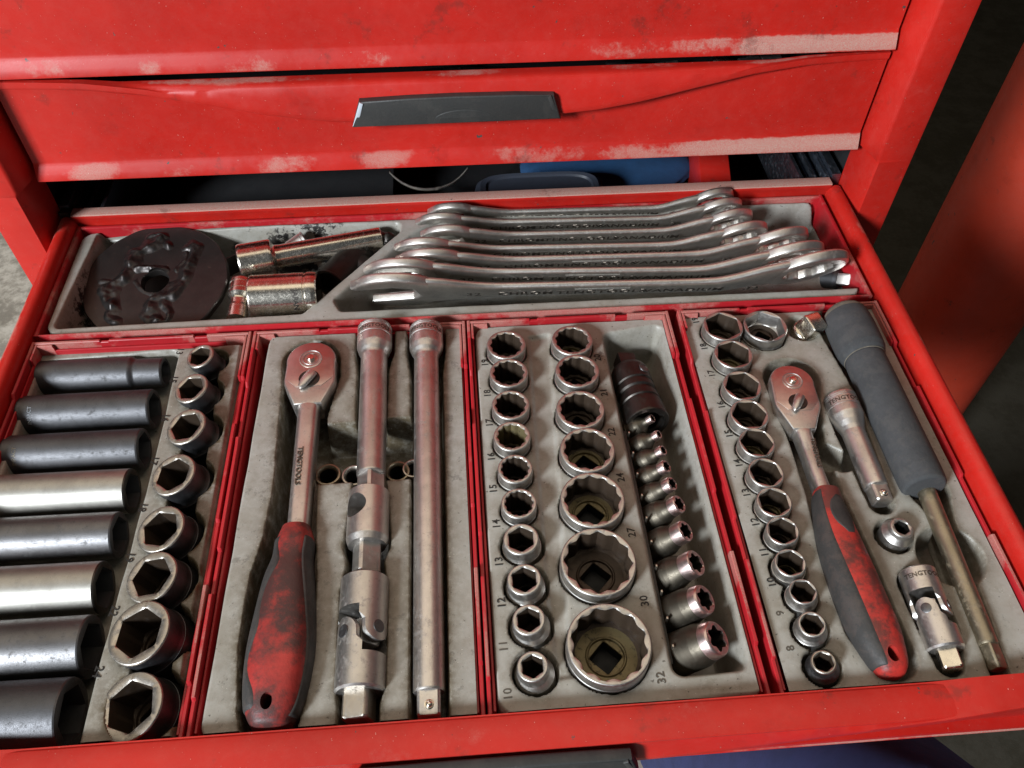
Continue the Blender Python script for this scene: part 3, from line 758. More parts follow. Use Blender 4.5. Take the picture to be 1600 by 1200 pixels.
# pockets
adc = zc(1253, 513, 27)
I.cut(sd_caps(I.X, I.Y, [adc, (adc[0]+.01, adc[1], adc[2])]), -1.3, .3, .5)
rat = [zc(1238, 594, 46), zc(1243, 622, 40), zc(1262, 690, 30), zc(1290, 775, 31), zc(1322, 865, 42), zc(1365, 980, 48), zc(1392, 1024, 42)]
I.cut(sd_caps(I.X, I.Y, rat), -2.6, .5)
ex4 = [zc(1318, 632, 29), zc(1327, 665, 27), zc(1360, 745, 24), zc(1377, 785, 22)]
I.cut(sd_caps(I.X, I.Y, ex4), -2.4, .35)
I.cut(sd_caps(I.X, I.Y, [zc(1290, 700, 12), zc(1315, 720, 22)]), -1.9, .35)
fo = [zc(1318, 510, 42), zc(1360, 585, 40), zc(1452, 768, 33), zc(1475, 812, 17), zc(1562, 1050, 17)]
I.cut(sd_caps(I.X, I.Y, fo), -2.8, .4)
ring = zc(1486, 868, 54)
I.cut(sd_circle(I.X, I.Y, ring[:2], ring[2]), -2.3, .45)
uj = [zc(1436, 915, 34), zc(1466, 980, 34), zc(1483, 1035, 24)]
I.cut(sd_caps(I.X, I.Y, uj), -2.5, .35)
# strip behind and right of the foam grip sits a step lower
I.oil += .5*np.exp(-((I.X-21.7)**2/.6+(I.Y+3.1)**2/.3))
ins4 = I.build(T4, L4)
for s, px, py in (('19', 1087, 501), ('18', 1100, 542), ('17', 1112, 584), ('16', 1127, 633), ('15', 1139, 678), ('14', 1154, 724), ('13', 1166, 770), ('12', 1180, 816), ('11', 1194, 863), ('10', 1206, 910), ('9', 1219, 958), ('8', 1235, 1013)):
    number(ins4, s, px, py, -.4, .60, 96, 'faded_ink' if s in ('8', '9') else 'ink', L4)
# square adapter
c = P(1253, 524, -1.25)
t = thing('square_adapter', 'stubby chrome square drive adapter standing in a round pocket', 'adapter', c, tilt(14, 10, 25))
mk('collar', *lathe([(.85, 0), (.95, .1), (.95, .5), (.88, .6), (.62, .68)], 40), 'polish', t)
mk('drive_square', *rings_vf([circ(lambda a, k=k: sqr(.68)(a)*k, z, 40) for z, k in ((.62, 1), (1.65, 1), (1.76, .93), (1.80, .8))]), 'polish', t)

# ------------------------------------------------------------------ ratchets
def flip(V): return [(v[0], v[1], v[2]) for v in V]
def ratchet(label, head_c, head_r, neck, grip, ztop, thick, txt_at, txt_size, hole, tongue, group, gripmat='grip_red'):
    """head_c: px centre of the round end, neck: px points down the shaft, grip: (px, py, half width px, half height cm)"""
    base = P(head_c[0], head_c[1], ztop-thick)
    t = thing('ratchet_handle', label, 'ratchet', base, group=group)
    O = np.array(base)
    hc = P(*head_c, ztop); s0 = pxcm(hc); R0 = head_r/s0
    n0 = P(*neck[0][:2], ztop); ax = (n0-hc)[:2]; Lh = np.linalg.norm(ax); ax /= Lh; sd = np.array([-ax[1], ax[0]])
    wn = neck[0][2]/s0
    ol = []
    for a in np.linspace(-100, 100, 40):
        a = math.radians(a+180); ol.append((hc[:2]+R0*(ax*math.cos(a)+sd*math.sin(a))))
    w1 = R0*1.02
    tail = [(.42*Lh, w1), (.52*Lh, w1*.98), (Lh*.98, wn*1.25)]
    for d, wv in tail: ol.append(hc[:2]+ax*d-sd*wv*-1 if False else hc[:2]+ax*d-sd*wv*(1))
    side_a = ol[-3:]
    for d, wv in tail[::-1]: ol.append(hc[:2]+ax*d+sd*wv)
    # order check: arc runs from one side to the other; put the tail on the matching sides
    arc = ol[:40]; A = arc[-1]-hc[:2]
    sg = 1 if A @ sd > 0 else -1
    ol = list(arc)+[hc[:2]+ax*d+sd*wv*sg for d, wv in tail]+[hc[:2]+ax*d-sd*wv*sg for d, wv in tail[::-1]]
    V, F = shape2d([ol], thick, .12, 2)
    V = np.array([(v[0], v[1], v[2]+ztop-thick/2) for v in V])-O
    mk('head', V, F, 'satin', t, sharp=32)
    # flat cover plate, pink tint paints in the red cabinet's reflection
    pl = [hc[:2]+(p-hc[:2])*.93 for p in arc]+[hc[:2]+ax*.42*Lh+sd*w1*.92*sg, hc[:2]+ax*.60*Lh+sd*w1*.50*sg, hc[:2]+ax*.60*Lh-sd*w1*.50*sg, hc[:2]+ax*.42*Lh-sd*w1*.92*sg]
    V, F = shape2d([pl], .05, .015, 1)
    V = np.array([(v[0], v[1], v[2]+ztop+.015) for v in V])-O
    mk('cover_plate', V, F, 'copperish', t, sharp=30)
    z1 = ztop+.04-O[2]; hx, hy = hc[0]-O[0], hc[1]-O[1]
    bx = hc[:2]-ax*R0*.02
    k = R0
    mk('release_ring', *lathe([(.47*k, 0), (.47*k, .03), (.44*k, .045), (.42*k, .02), (.34*k, .02), (.32*k, .045), (.30*k, .045), (.28*k, -.06)], 40, False, True), 'satin', t, loc=(bx[0]-O[0], bx[1]-O[1], z1))
    mk('release_button', *lathe([(.17*k, -.05), (.17*k, .16), (.14*k, .22), (.05, .24)], 28), 'polish', t, loc=(bx[0]-O[0], bx[1]-O[1], z1))
    lv = hc[:2]+ax*Lh*.44
    mk('lever_dial', *lathe([(.42*k, 0), (.42*k, .05), (.39*k, .07), (.36*k, .05), (.1, .09)], 40), 'dark_steel', t, loc=(lv[0]-O[0], lv[1]-O[1], z1))
    # reversing lever: a curled thumb piece
    q = lv; dv = ax*math.cos(tongue)+sd*math.sin(tongue)*1.0
    ln = .62*k; R = []
    for u in np.linspace(-.45, 1, 12):
        pc_ = q+dv*ln*u; ww = (.23*k)*(1-.25*abs(u))*math.sqrt(max(0.02, 1-max(0, u-.55)**2/.22)) ; hh = .16+.07*math.cos(u*2)
        sv = np.array([-dv[1], dv[0]])
        R.append([(pc_[0]-O[0]+sv[0]*ww*math.cos(a), pc_[1]-O[1]+sv[1]*ww*math.cos(a), z1+.08+hh*.5+hh*math.sin(a)) for a in np.linspace(0, 2*PI, 16, endpoint=False)])
    mk('reversing_lever', *rings_vf(R), 'satin', t, sharp=60)
    # shaft
    R = []
    pts = [(*neck[0][:2], neck[0][2], ztop-.02, thick*.42, .55)]
    n = 20
    P0 = [(a, b, w_) for a, b, w_ in neck]
    Ls = np.linspace(0, len(P0)-1.0001, 26)
    hcx = hc
    for u in Ls:
        i = int(u); f = u-i; a, b, w_ = [P0[i][j]*(1-f)+P0[i+1][j]*f for j in range(3)]
        zt = ztop-.12*min(1, u*1.5); p = P(a, b, zt); hw = w_/pxcm(p); hh = thick*.46
        R.append((p, hw, hh))
    first = hc[:2]+ax*.50*Lh
    R = [((first[0], first[1], ztop-.03), w1*.86, thick*.44), ((*(hc[:2]+ax*.72*Lh), ztop-.03), (w1*.5+wn*.62), thick*.45)]+R
    rr_ = []
    for p, hw, hh in R:
        rr_.append([(p[0]-O[0]+sd[0]*hw*cs(a, .62), p[1]-O[1]+sd[1]*hw*cs(a, .62), p[2]-hh-O[2]+hh*sn(a, .62)) for a in np.linspace(0, 2*PI, 32, endpoint=False)])
    mk('shaft', *rings_vf(rr_), 'satin', t, sharp=50)
    V, F = text_vf('TENGTOOLS', txt_size, .05, 1.0, .01)
    tp = P(*txt_at, ztop-.1)
    an = math.atan2(ax[1], ax[0])
    o = mk('lettering', V, F, 'engraved', t, loc=tuple(tp-O+np.array([0, 0, .02])), rot=Matrix.Rotation(an, 3, 'Z') @ Matrix.Rotation(0, 3, 'X'), smooth=False)
    # grip
    G = []
    gp = [(*P(a, b, ztop-.25-(0))[:2], w_, h) for a, b, w_, h in grip]
    us = np.linspace(0, len(gp)-1.0001, 70)
    def at(u):
        i = int(u); f = u-i; q = [np.array(gp[max(0, min(len(gp)-1, j))]) for j in (i-1, i, i+1, i+2)]
        return .5*((2*q[1])+(-q[0]+q[2])*f+(2*q[0]-5*q[1]+4*q[2]-q[3])*f*f+(-q[0]+3*q[1]-3*q[2]+q[3])*f**3)
    zcen = ztop-thick*.5
    secs = []
    for u in us:
        p = at(u); q = at(min(u+.03, len(gp)-1.0001)); r = at(max(u-.03, 0)); d = (q-r)[:2]; d /= np.linalg.norm(d)+1e-9
        s_ = np.array([-d[1], d[0]]); hw = p[2]/pxcm((p[0], p[1], zcen)); secs.append((p, s_, hw, p[3]))
    def ring(sec, a0=0, a1=2*PI, n=64, k=1.0, add=0.0, end=False):
        p, s_, hw, hh = sec
        an_ = np.linspace(a0, a1, n, endpoint=end)
        return [(p[0]-O[0]+s_[0]*(hw*k+add)*cs(a, .8), p[1]-O[1]+s_[1]*(hw*k+add)*cs(a, .8), zcen-O[2]+(hh*k+add)*sn(a, .8)) for a in an_]
    RR = [ring(secs[0], k=.75)]+[ring(s_) for s_ in secs]
    e = secs[-1]
    d_ = (np.array(secs[-1][0][:2])-np.array(secs[-4][0][:2])); d_ /= np.linalg.norm(d_)
    for k_, add_ in ((.93, .10), (.78, .22), (.5, .32), (.2, .36)):
        p = e[0].copy(); p[0] += d_[0]*add_; p[1] += d_[1]*add_; RR.append(ring((p, e[1], e[2], e[3]), k=k_))
    hp = P(*hole[:2], ztop+.2); hr = hole[2]/pxcm(hp)
    cutter = rings_vf([[(hp[0]-O[0]+hr*math.cos(a)*.85*abs(1), hp[1]-O[1]+hr*math.sin(a)*1.15, z) for a in np.linspace(0, 2*PI, 32, endpoint=False)] for z in (zcen-O[2]-3, zcen-O[2]+3)])
    V, F = boolean(rings_vf(RR), [('DIFFERENCE', cutter)])
    mk('grip', V, F, gripmat, t, sharp=40)
    V, F = lathe([(1.0, 0), (1.12, .05), (1.18, .0), (1.2, -.2)], 32, False, False)
    return t, secs, ring, O, us, e
def cs(a, e): c = math.cos(a); return math.copysign(abs(c)**e, c)
def sn(a, e): c = math.sin(a); return math.copysign(abs(c)**e, c)
def overlay(t, secs, ring, i0, i1, lo, hi, name='rubber_panel', mat='rubber', add=.035):
    """a skin over part of the grip between the angle limits lo(f), hi(f)"""
    n = 22; V = []; F = []; N = i1-i0
    for side, ad in ((0, add), (1, -.03)):
        for k in range(N+1):
            f = k/N; e = 0 if k in (0, N) else 1
            r = ring(secs[i0+k], math.radians(lo(f)), math.radians(hi(f)), n, 1.0, ad, True)
            if ad > 0:
                r0 = ring(secs[i0+k], math.radians(lo(f)), math.radians(hi(f)), n, 1.0, -.01, True)
                for j in (0, n-1): r[j] = r0[j]
                if k in (0, N): r = r0
            V += r
    m_ = n*(N+1)
    for k in range(N):
        for j in range(n-1):
            a = k*n+j; F.append((a, a+1, a+n+1, a+n)); F.append((m_+a, m_+a+n, m_+a+n+1, m_+a+1))
    mk(name, V, F, mat, t, sharp=60)
GR = 'ratchet handles with red and black rubber grips'
grip4 = [(1294, 764, 19, .85), (1298, 790, 24, .95), (1312, 840, 33, 1.1), (1332, 895, 38, 1.18), (1352, 945, 40, 1.18), (1372, 990, 39, 1.12), (1390, 1030, 31, 1.0), (1396, 1046, 24, .85)]
rt4 = ratchet('small chrome ratchet with red and black rubber grip in the right hand tray', (1238, 596), 34, [(1258, 672, 13.5), (1272, 715, 11.5), (1291, 765, 12.5)], grip4, .35, 1.35, (1275, 707), .36, (1395, 1022, 10.5), -.45, GR)
t, secs, ring, O, us, e = rt4
overlay(t, secs, ring, 3, 66, lambda f: 128-16*math.sin(f*PI)-18*f, lambda f: 205+8*f)
overlay(t, secs, ring, 16, 60, lambda f: -50, lambda f: 8+10*math.sin(f*3))
overlay(t, secs, ring, 6, 20, lambda f: 62-22*math.sin(f*PI), lambda f: 78+26*math.sin(f*PI), name='logo_patch')

# ------------------------------------------------------------------ extension bars
def square_rings(z0, z1, a, off=PI/4, n=48):
    f = sqr(a, off)
    return [circ(lambda t: min(f(t), a*1.28), z0, n), circ(lambda t: min(f(t), a*1.28), z1-.12, n), circ(lambda t: min(f(t), a*1.2)*.97, z1-.04, n), circ(lambda t: min(f(t), a*1.1)*.86, z1, n)]
def text_round(s, size, r, z, deg, depth=.03, flip=False):
    """lettering wrapped round a bar; deg from straight up towards the right"""
    V, F = text_vf(s, size, depth, 1.05, .012); out = []
    for v in V:
        th = math.radians(deg)+v[0]/r; d = (-math.sin(th), -math.cos(th)); rr = r+v[2]
        out.append((d[0]*rr, d[1]*rr, z-v[1]))
    return out, F
def ext_bar(label, p0, p1, R, knob, shaft_r, sq, face=0, group=None, ball=True, text=True, taper=.6):
    rot, L = along(p0, p1); t = thing('extension_bar', label, 'extension bar', p0, rot, group)
    kr, kl = knob
    sq_l = sq*2.1
    a = shaft_r
    prof = [(kr*.55, .35), (kr*.58, .02), (kr*.93, 0), (kr*.99, .05), (kr, .10), (kr, .20), (kr*.965, .22), (kr*.965, .28), (kr, .30), (kr, .34), (kr*.97, .36), (kr*.97, .40), (kr, .42), (kr, .98), (kr*.97, 1.0), (kr*.97, 1.08), (kr, 1.10), (kr, kl),
            (kr*.985, kl+.08), (kr*.93, kl+.25), (a+(kr-a)*.55, kl+.25+taper*.35), (a+(kr-a)*.18, kl+.25+taper*.75), (a, kl+.3+taper), (a, L-sq_l-.12), (a*.96, L-sq_l-.03), (a*.85, L-sq_l)]
    mk('bar', *lathe(prof, 56, True, True), 'satin', t, sharp=30)
    d = mk('drive_square', *rings_vf(square_rings(L-sq_l-.02, L, sq, face)), 'satin', t, sharp=25)
    if ball:
        lo, ro = radial(ball if ball is not True else 0, sq-.02, L-sq_l*.42)
        mk('detent_ball', *lathe([(.24, 0), (.25, .03), (.20, .045), (.17, .03), (.165, .08), (.13, .13), (.07, .165), (.01, .175)], 24), 'polish', d, loc=lo, rot=ro)
    if text:
        V, F = text_round('TENGTOOLS', .42, kr*1.0, .70, 0); mk('lettering', V, F, 'engraved', t, smooth=False)
    return t, L
def pp(px, py, z): return P(px, py, z)
ext_bar('short satin extension bar with a knurled collar beside the foam grip', pp(1311, 622, -.15), pp(1379, 787, -.25), 0, (1.02, 1.55),   .70, .50, face=0.08, ball=8, taper=.9)

# ------------------------------------------------------------------ universal joints
def uj(label, p0, p1, R, sq, roll, colr='satin', name='universal_joint', text=False, bend=0.0, sqm='satin'):
    rot, L = along(p0, p1); t = thing(name, label, 'universal joint', p0, rot)
    sl = sq*2.0; body = L-sl; c = body*.50; w = R*.64
    def yoke(z0, zp, sgn, ang):
        # barrel, end rounded about the pin, slot through the fork
        q = [(-R*1.05, z0), (R*1.05, z0)] if sgn > 0 else [(R*1.05, z0), (-R*1.05, z0)]
        er = R*.57
        arc = [(er*math.cos(a), zp+sgn*er*math.sin(a)) for a in np.linspace(0, PI, 16)]
        if sgn < 0: arc = arc
        sh = [( -R*1.05, z0), (R*1.05, z0), (R*1.05, z0+sgn*(abs(zp-z0)-er*1.5)), (er*1.02, zp-sgn*er*.5)]+arc+[(-er*1.02, zp-sgn*er*.5), (-R*1.05, z0+sgn*(abs(zp-z0)-er*1.5))]
        n = len(sh); Rr = [[(x, y, z) for x, z in sh] for y in (-R*1.2, R*1.2)]
        cut = rings_vf(Rr)
        z_end = zp+sgn*er*1.02
        prof = [(R*.90, z0), (R, z0+sgn*.10), (R, z_end)]
        base = lathe(prof, 56)
        slot = box_vf((-R*1.2, -w, min(z0+sgn*(abs(zp-z0)-er*1.55), z_end+sgn*1)), (R*1.2, w, max(z0+sgn*(abs(zp-z0)-er*1.55), z_end+sgn*1)), 0)
        V, F = boolean(base, [('INTERSECT', cut), ('DIFFERENCE', slot)])
        r3 = np.array(Matrix.Rotation(ang, 3, 'Z'))
        return [tuple(r3 @ np.array(v)) for v in V], F
    zp = c
    ya = mk('socket_yoke', *yoke(0, zp-.02, 1, roll), colr, t, sharp=35)
    yb = mk('drive_yoke', *yoke(body, zp+.18, -1, roll+PI/2), colr, t, sharp=35)
    k = w*.80
    r3 = np.array(Matrix.Rotation(roll, 3, 'Z'))
    V, F = box_vf((-k, -k, zp-k*1.0+.08), (k, k, zp+k*1.0+.08), k*.28)
    mk('centre_block', [tuple(r3 @ np.array(v)) for v in V], F, colr, t)
    for a, z in ((roll+PI/2, zp-.02), (roll-PI/2, zp-.02), (roll, zp+.18), (roll+PI, zp+.18)):
        d = Vector((math.cos(a), math.sin(a), 0))
        mk('pin', *lathe([(R*.27, -.2), (R*.27, .02), (R*.24, .035), (.02, .03)], 24), 'phos2', t, loc=tuple(d*R*.985+Vector((0, 0, z))), rot=d.to_track_quat('Z', 'Y').to_matrix())
    mk('drive_square', *rings_vf(square_rings(body-.02, L, sq, PI/4+roll-.2)), sqm, t, sharp=25)
    mk('bore', *lathe([(R*.62, -.012), (R*.60, -.012), (R*.58, -.008)], 32, True, False), 'dark_steel', t)
    if text:
        V, F = text_round('TENGTOOLS', .36, R, .55, -5); mk('lettering', V, F, 'engraved', ya, smooth=False)
    return t
uj('satin universal joint with a polished square end lying below the small adapter ring', pp(1431, 893, -.25), pp(1489, 1048, -.35), .98, .50, math.radians(-52), text=True, sqm='polish')

# ------------------------------------------------------------------ foam handled spinner
p0, p1 = pp(1316, 486, .0), pp(1446, 765, .15)
rot, L = along(p0, p1)
t = thing('spinner_handle', 'long spinner handle with charcoal foam grip and yellow zinc rod', 'handle', p0, rot)
s_ = L
f1 = 4.55
prof = [(.3, 0), (.9, .05), (1.25, .2), (1.42, .45), (1.50, .8), (1.55, 1.2), (1.58, 1.9), (1.58, 3.2), (1.54, 3.9), (1.42, f1-.25), (1.30, f1-.05), (1.25, f1)]
mk('foam_cap', *lathe(prof[3:], 56, True, True), 'foam', t, sharp=60)
mk('cap_end', *lathe(prof[:4]+[(1.50, .75)], 56, True, False), 'foam_dust', t, sharp=60)
mk('seam_ring', *lathe([(1.30, f1-.03), (1.335, f1), (1.30, f1+.05)], 56, False, False), 'foam_dust', t)
mk('foam_grip', *lathe([(1.2, f1), (1.28, f1+.08), (1.30, f1+.4), (1.32, 7), (1.32, L-1.2), (1.30, L-.5), (1.26, L-.2), (1.12, L-.04), (.6, L)], 56, True, True), 'foam', t, sharp=60)
q0, q1 = pp(1441, 752, -.15), pp(1560, 1046, -.35)
rl = np.linalg.norm(q1-q0)
rodrot = Matrix(rot.inverted()) @ orient(q0, q1)
lo = Matrix(rot.inverted()) @ Vector(q0-p0)
rod = mk('rod', *lathe([(.52, -.6), (.52, .0), (.52, rl*.33), (.515, rl*.66), (.50, rl-1.35), (.47, rl-1.25), (.40, rl-1.22)], 40), 'brass', t, loc=tuple(lo), rot=rodrot)
mk('drive_square', *rings_vf(square_rings(rl-1.3, rl+.05, .36, .4)), 'brass', rod)

# ================================================================== tray 2 : ratchet and bars
T2, L2 = tray('red framed grey tray holding the big ratchet and the long extension bars', -14.38, -.10, -26.5, -.12)
I = Insert(-13.95, -.5, -26.36, -.5, z=-.30)
rat = [zc(487, 567, 45), zc(487, 590, 45), zc(472, 665, 36), zc(462, 760, 34), zc(452, 845, 42), zc(443, 900, 52), zc(432, 1000, 58), zc(424, 1100, 52), zc(420, 1140, 46)]
I.cut(sd_caps(I.X, I.Y, rat), -3.7, .30, 1)
I.cut(sd_poly(I.X, I.Y, [P(497, 560, -.45), P(535, 560, -.45), P(512, 655, -.45), P(515, 700, -.45), P(470, 700, -.45)], .3), -3.7, .3)
I.cut(sd_poly(I.X, I.Y, [P(486, 668, -.45), P(648, 652, -.45), P(648, 750, -.45), P(486, 760, -.45)], .35), -3.4, .45, 1)
b1 = [zc(587, 520, 31), zc(586, 552, 31), zc(583, 580, 25), zc(578, 735, 25), zc(577, 790, 31), zc(574, 850, 38), zc(571, 880, 30), zc(569, 925, 38), zc(564, 1070, 40), zc(560, 1100, 34), zc(560, 1130, 34)]
I.cut(sd_caps(I.X, I.Y, b1), -3.0, .32, 1)
b2 = [zc(666, 520, 31), zc(666, 552, 31), zc(667, 585, 26), zc(670, 850, 29), zc(671, 1150, 33)]
I.cut(sd_caps(I.X, I.Y, b2), -3.0, .32, 1)
I.cut(-sd_poly(I.X, I.Y, [(-13.7, -.6), (-.75, -.6), (-.75, -26.1), (-13.7, -26.1)], .6)-.0, -2.4, .3) if False else None
I.outside(sd_poly(I.X, I.Y, [P(424, 524, -.45), P(728, 512, -.45), P(755, 1130, -.45), P(312, 1163, -.45)], .9), -3.2, .35)
I.g += .22; I.oil += .14
ins2 = I.build(T2, L2)
# big ratchet
grip2 = [(461, 820, 22, .95), (459, 842, 29, 1.1), (455, 870, 30, 1.15), (449, 905, 38, 1.3), (443, 960, 46, 1.42), (437, 1010, 51, 1.45), (430, 1060, 50, 1.4), (424, 1105, 44, 1.25), (421, 1128, 34, 1.05)]
rt2 = ratchet('big chrome ratchet with worn red and black rubber grip in the second tray', (486, 562), 38, [(480, 632, 16.5), (472, 720, 17), (463, 822, 17.5)], grip2, .45, 1.7, (467, 727), .46, (417, 1097, 11), -.55, GR, 'grip_worn')
t, secs, ring, O, us, e = rt2
overlay(t, secs, ring, 8, 62, lambda f: 126-10*math.sin(f*7)+8*math.sin(f*19), lambda f: 212+5*math.sin(f*9), add=.07)
overlay(t, secs, ring, 8, 66, lambda f: -40, lambda f: 46+12*math.sin(f*5+1), add=.06)
ext_bar('middle length satin extension bar plugged into the sliding adapter', pp(586, 514, -.1), pp(579, 774, -.25), 0, (1.16, 1.75), .86, .62, face=PI/4, ball=False, group='large extension bars in the second tray')
ext_bar('longest satin extension bar running the whole depth of the second tray', pp(666, 514, -.1), pp(671, 1123, -.55), 0, (1.12, 1.75), .80, .57, face=0, ball=4, group='large extension bars in the second tray')
# sliding adapter with cross hole
a, b = pp(577, 770, -.2), pp(572, 900, -.3)
rot, L = along(a, b)
t = thing('sliding_adapter', 'satin drive adapter with a round cross hole, between the bar and the joint', 'adapter', a, rot)
Rb = 1.18; body = lathe([(1.02, 0), (Rb, .12), (Rb, L-2.15), (1.06, L-1.78), (.9, L-1.75)], 64)
hd = Vector(radial(-38, 1, 0)[0])
r3 = np.array(hd.to_track_quat('Z', 'Y').to_matrix())
cut = rings_vf([[tuple(r3 @ np.array((.74*math.cos(a_), .74*math.sin(a_), z))+np.array((0, 0, 1.28))) for a_ in np.linspace(0, 2*PI, 32, endpoint=False)] for z in (-2, 2)])
V, F = boolean(body, [('DIFFERENCE', cut)])
mk('body', V, F, 'satin', t, sharp=35)
mk('drive_square', *rings_vf(square_rings(L-1.8, L, .64, .5)), 'satin_s', t, sharp=25)
uj('large worn universal joint with a square end at the front of the second tray', pp(571, 905, -.35), pp(560, 1128, -.5), 1.28, .68, math.radians(-48), colr='satin_s', sqm='worn_rim')
# nuts in the pocket
for k, (px, py, w_, lab) in enumerate(((512, 741, 21, 'small steel nut socket left of the middle extension bar in the dark pocket'), (553, 742, 20, 'small steel nut socket half hidden behind the middle extension bar'),
                                 (621, 736, 20, 'small steel nut socket between the two long bars in the dark pocket'), (646, 731, 18, 'small steel nut socket half hidden behind the longest bar'))):
    c = P(px, py, -1.0); r = w_/pxcm(c)
    t = thing('nut_socket', lab, 'nut', (c[0], c[1], -3.3), group='small nut sockets in the pocket of the second tray')
    mk('ring', *lathe([(r*.9, 0), (r, .1), (r, 2.1), (r*.93, 2.28), (r*.82, 2.3), (r*.74, 2.24), (r*.66, 2.1), (r*.64, .3)], 36, True, False), 'brass' if k % 2 == 0 else 'worn_rim', t)
    mk('bore', *lathe([(r*.645, 2.05), (r*.60, 1.9), (r*.62, 1.8), (r*.58, 1.7), (r*.6, .4), (.05, .35)], 36, False, True), 'dark_steel', t)

# ================================================================== tray 1 : impact sockets
T1, L1 = tray('left hand red framed grey tray filled with long and short impact sockets', -29.0, -14.52, -26.5, -.12)
I = Insert(-28.55, -14.95, -26.36, -.5, z=-3.1)
up1 = [('13', 312, 556, 45, 'hex'), ('15', 298, 606, 55, 'hex'), ('16', 290, 666, 65, 'hex'), ('17', 270, 741, 73, 'hex'), ('18', 250, 826, 79, 'hex'), ('19', 236, 901, 85, 'hex'), ('22', 216, 988, 103, 'hex'), ('24', 203, 1104, 108, 'hex')]
zt = -.25
ridge = [P(276, 541, zt), P(262, 600, zt), P(247, 664, zt), P(232, 727, zt), P(212, 800, zt), P(195, 862, zt), P(168, 960, zt), P(146, 1040, zt), P(112, 1175, zt),
         P(272, 1175, zt), P(300, 1000, zt), P(337, 800, zt), P(362, 660, zt), P(383, 533, zt)]
I.lift(sd_poly(I.X, I.Y, ridge, .25)-.05, zt, .35)
I.lift(-sd_poly(I.X, I.Y, [P(66, 562, -.5), P(272, 545, -.5), P(280, 1175, -.5), P(-155, 1190, -.5)], .4), -.9, .3)
cs1 = []
G1 = 'upright impact sockets along the ridge of the left hand tray'
wr = {'13': 'smallest, ', '24': 'largest, '}
for s, px, py, wd, sh in up1:
    H = 3.6 if int(s) < 20 else 4.0
    k = .50 if int(s) < 20 else (.5 if s == '22' else .0)
    t, c, rt, base = upright(f"{wr.get(s, '')}dark leaning impact socket beside the printed {s}, {ORD[[q[0] for q in up1].index(s)]} from the back", px, py, wd, sh, k, H, 1.10 if int(s) < 18 else 1.06, .66, 1.3, ax=4, ay=-13, group=G1,
                             name='impact_socket', n=60, mat='phos', bore='inner', drive=1.27 if int(s) > 16 else .95, depth=2.1, off=px*.02, groove=False, rim='worn_rim')
    m_ = (base[0]*.5+c[0]*.5, base[1]*.5+c[1]*.5)
    cs1.append((m_[0]+.18, m_[1], rt*1.08+.10))
for c_ in cs1: I.cut(sd_circle(I.X, I.Y, c_[:2], c_[2]), -3.3, .4, 1)
I.cut(sd_caps(I.X, I.Y, [(a, b, r*.55) for a, b, r in cs1]), -3.0, .5, 1)
I.g += .45; I.oil += .05
ins1 = I.build(T1, L1)
for s, px, py in (('13', 281, 549), ('15', 271, 593), ('16', 258, 653), ('17', 241, 720), ('18', 223, 793), ('19', 203, 871), ('22', 178, 955), ('24', 153, 1050)):
    number(ins1, s, px, py, zt, .62, -98, 'ink', L1)
# long sockets lying on their sides
G1b = 'long impact sockets lying across the left hand tray'
deep = [(259, 582, 2.40, 'phos', 'black long impact socket with a stepped narrow nose, at the back of the left tray', 8.5),
        (242, 639, 2.62, 'phos', 'black long impact socket with faint white print, second from the back of the left tray', 8.3),
        (226, 701, 2.58, 'phos', 'black long impact socket with faint yellow print, third from the back of the left tray', 8.3),
        (208, 767, 2.72, 'deep_polish', 'bright yellowish long socket, first of the bright ones from the back', 8.4),
        (188, 836, 2.72, 'phos2', 'dark scratched long impact socket lying between the two bright yellowish ones', 8.4),
        (164, 918, 2.92, 'deep_polish', 'bright worn long socket lying beside the printed 19 and 22', 8.4),
        (144, 1010, 3.25, 'phos2', 'fat bluish grey worn long socket lying beside the printed 24', 8.4),
        (113, 1116, 3.55, 'phos', 'fattest dark long impact socket lying nearest the drawer front', 8.4)]
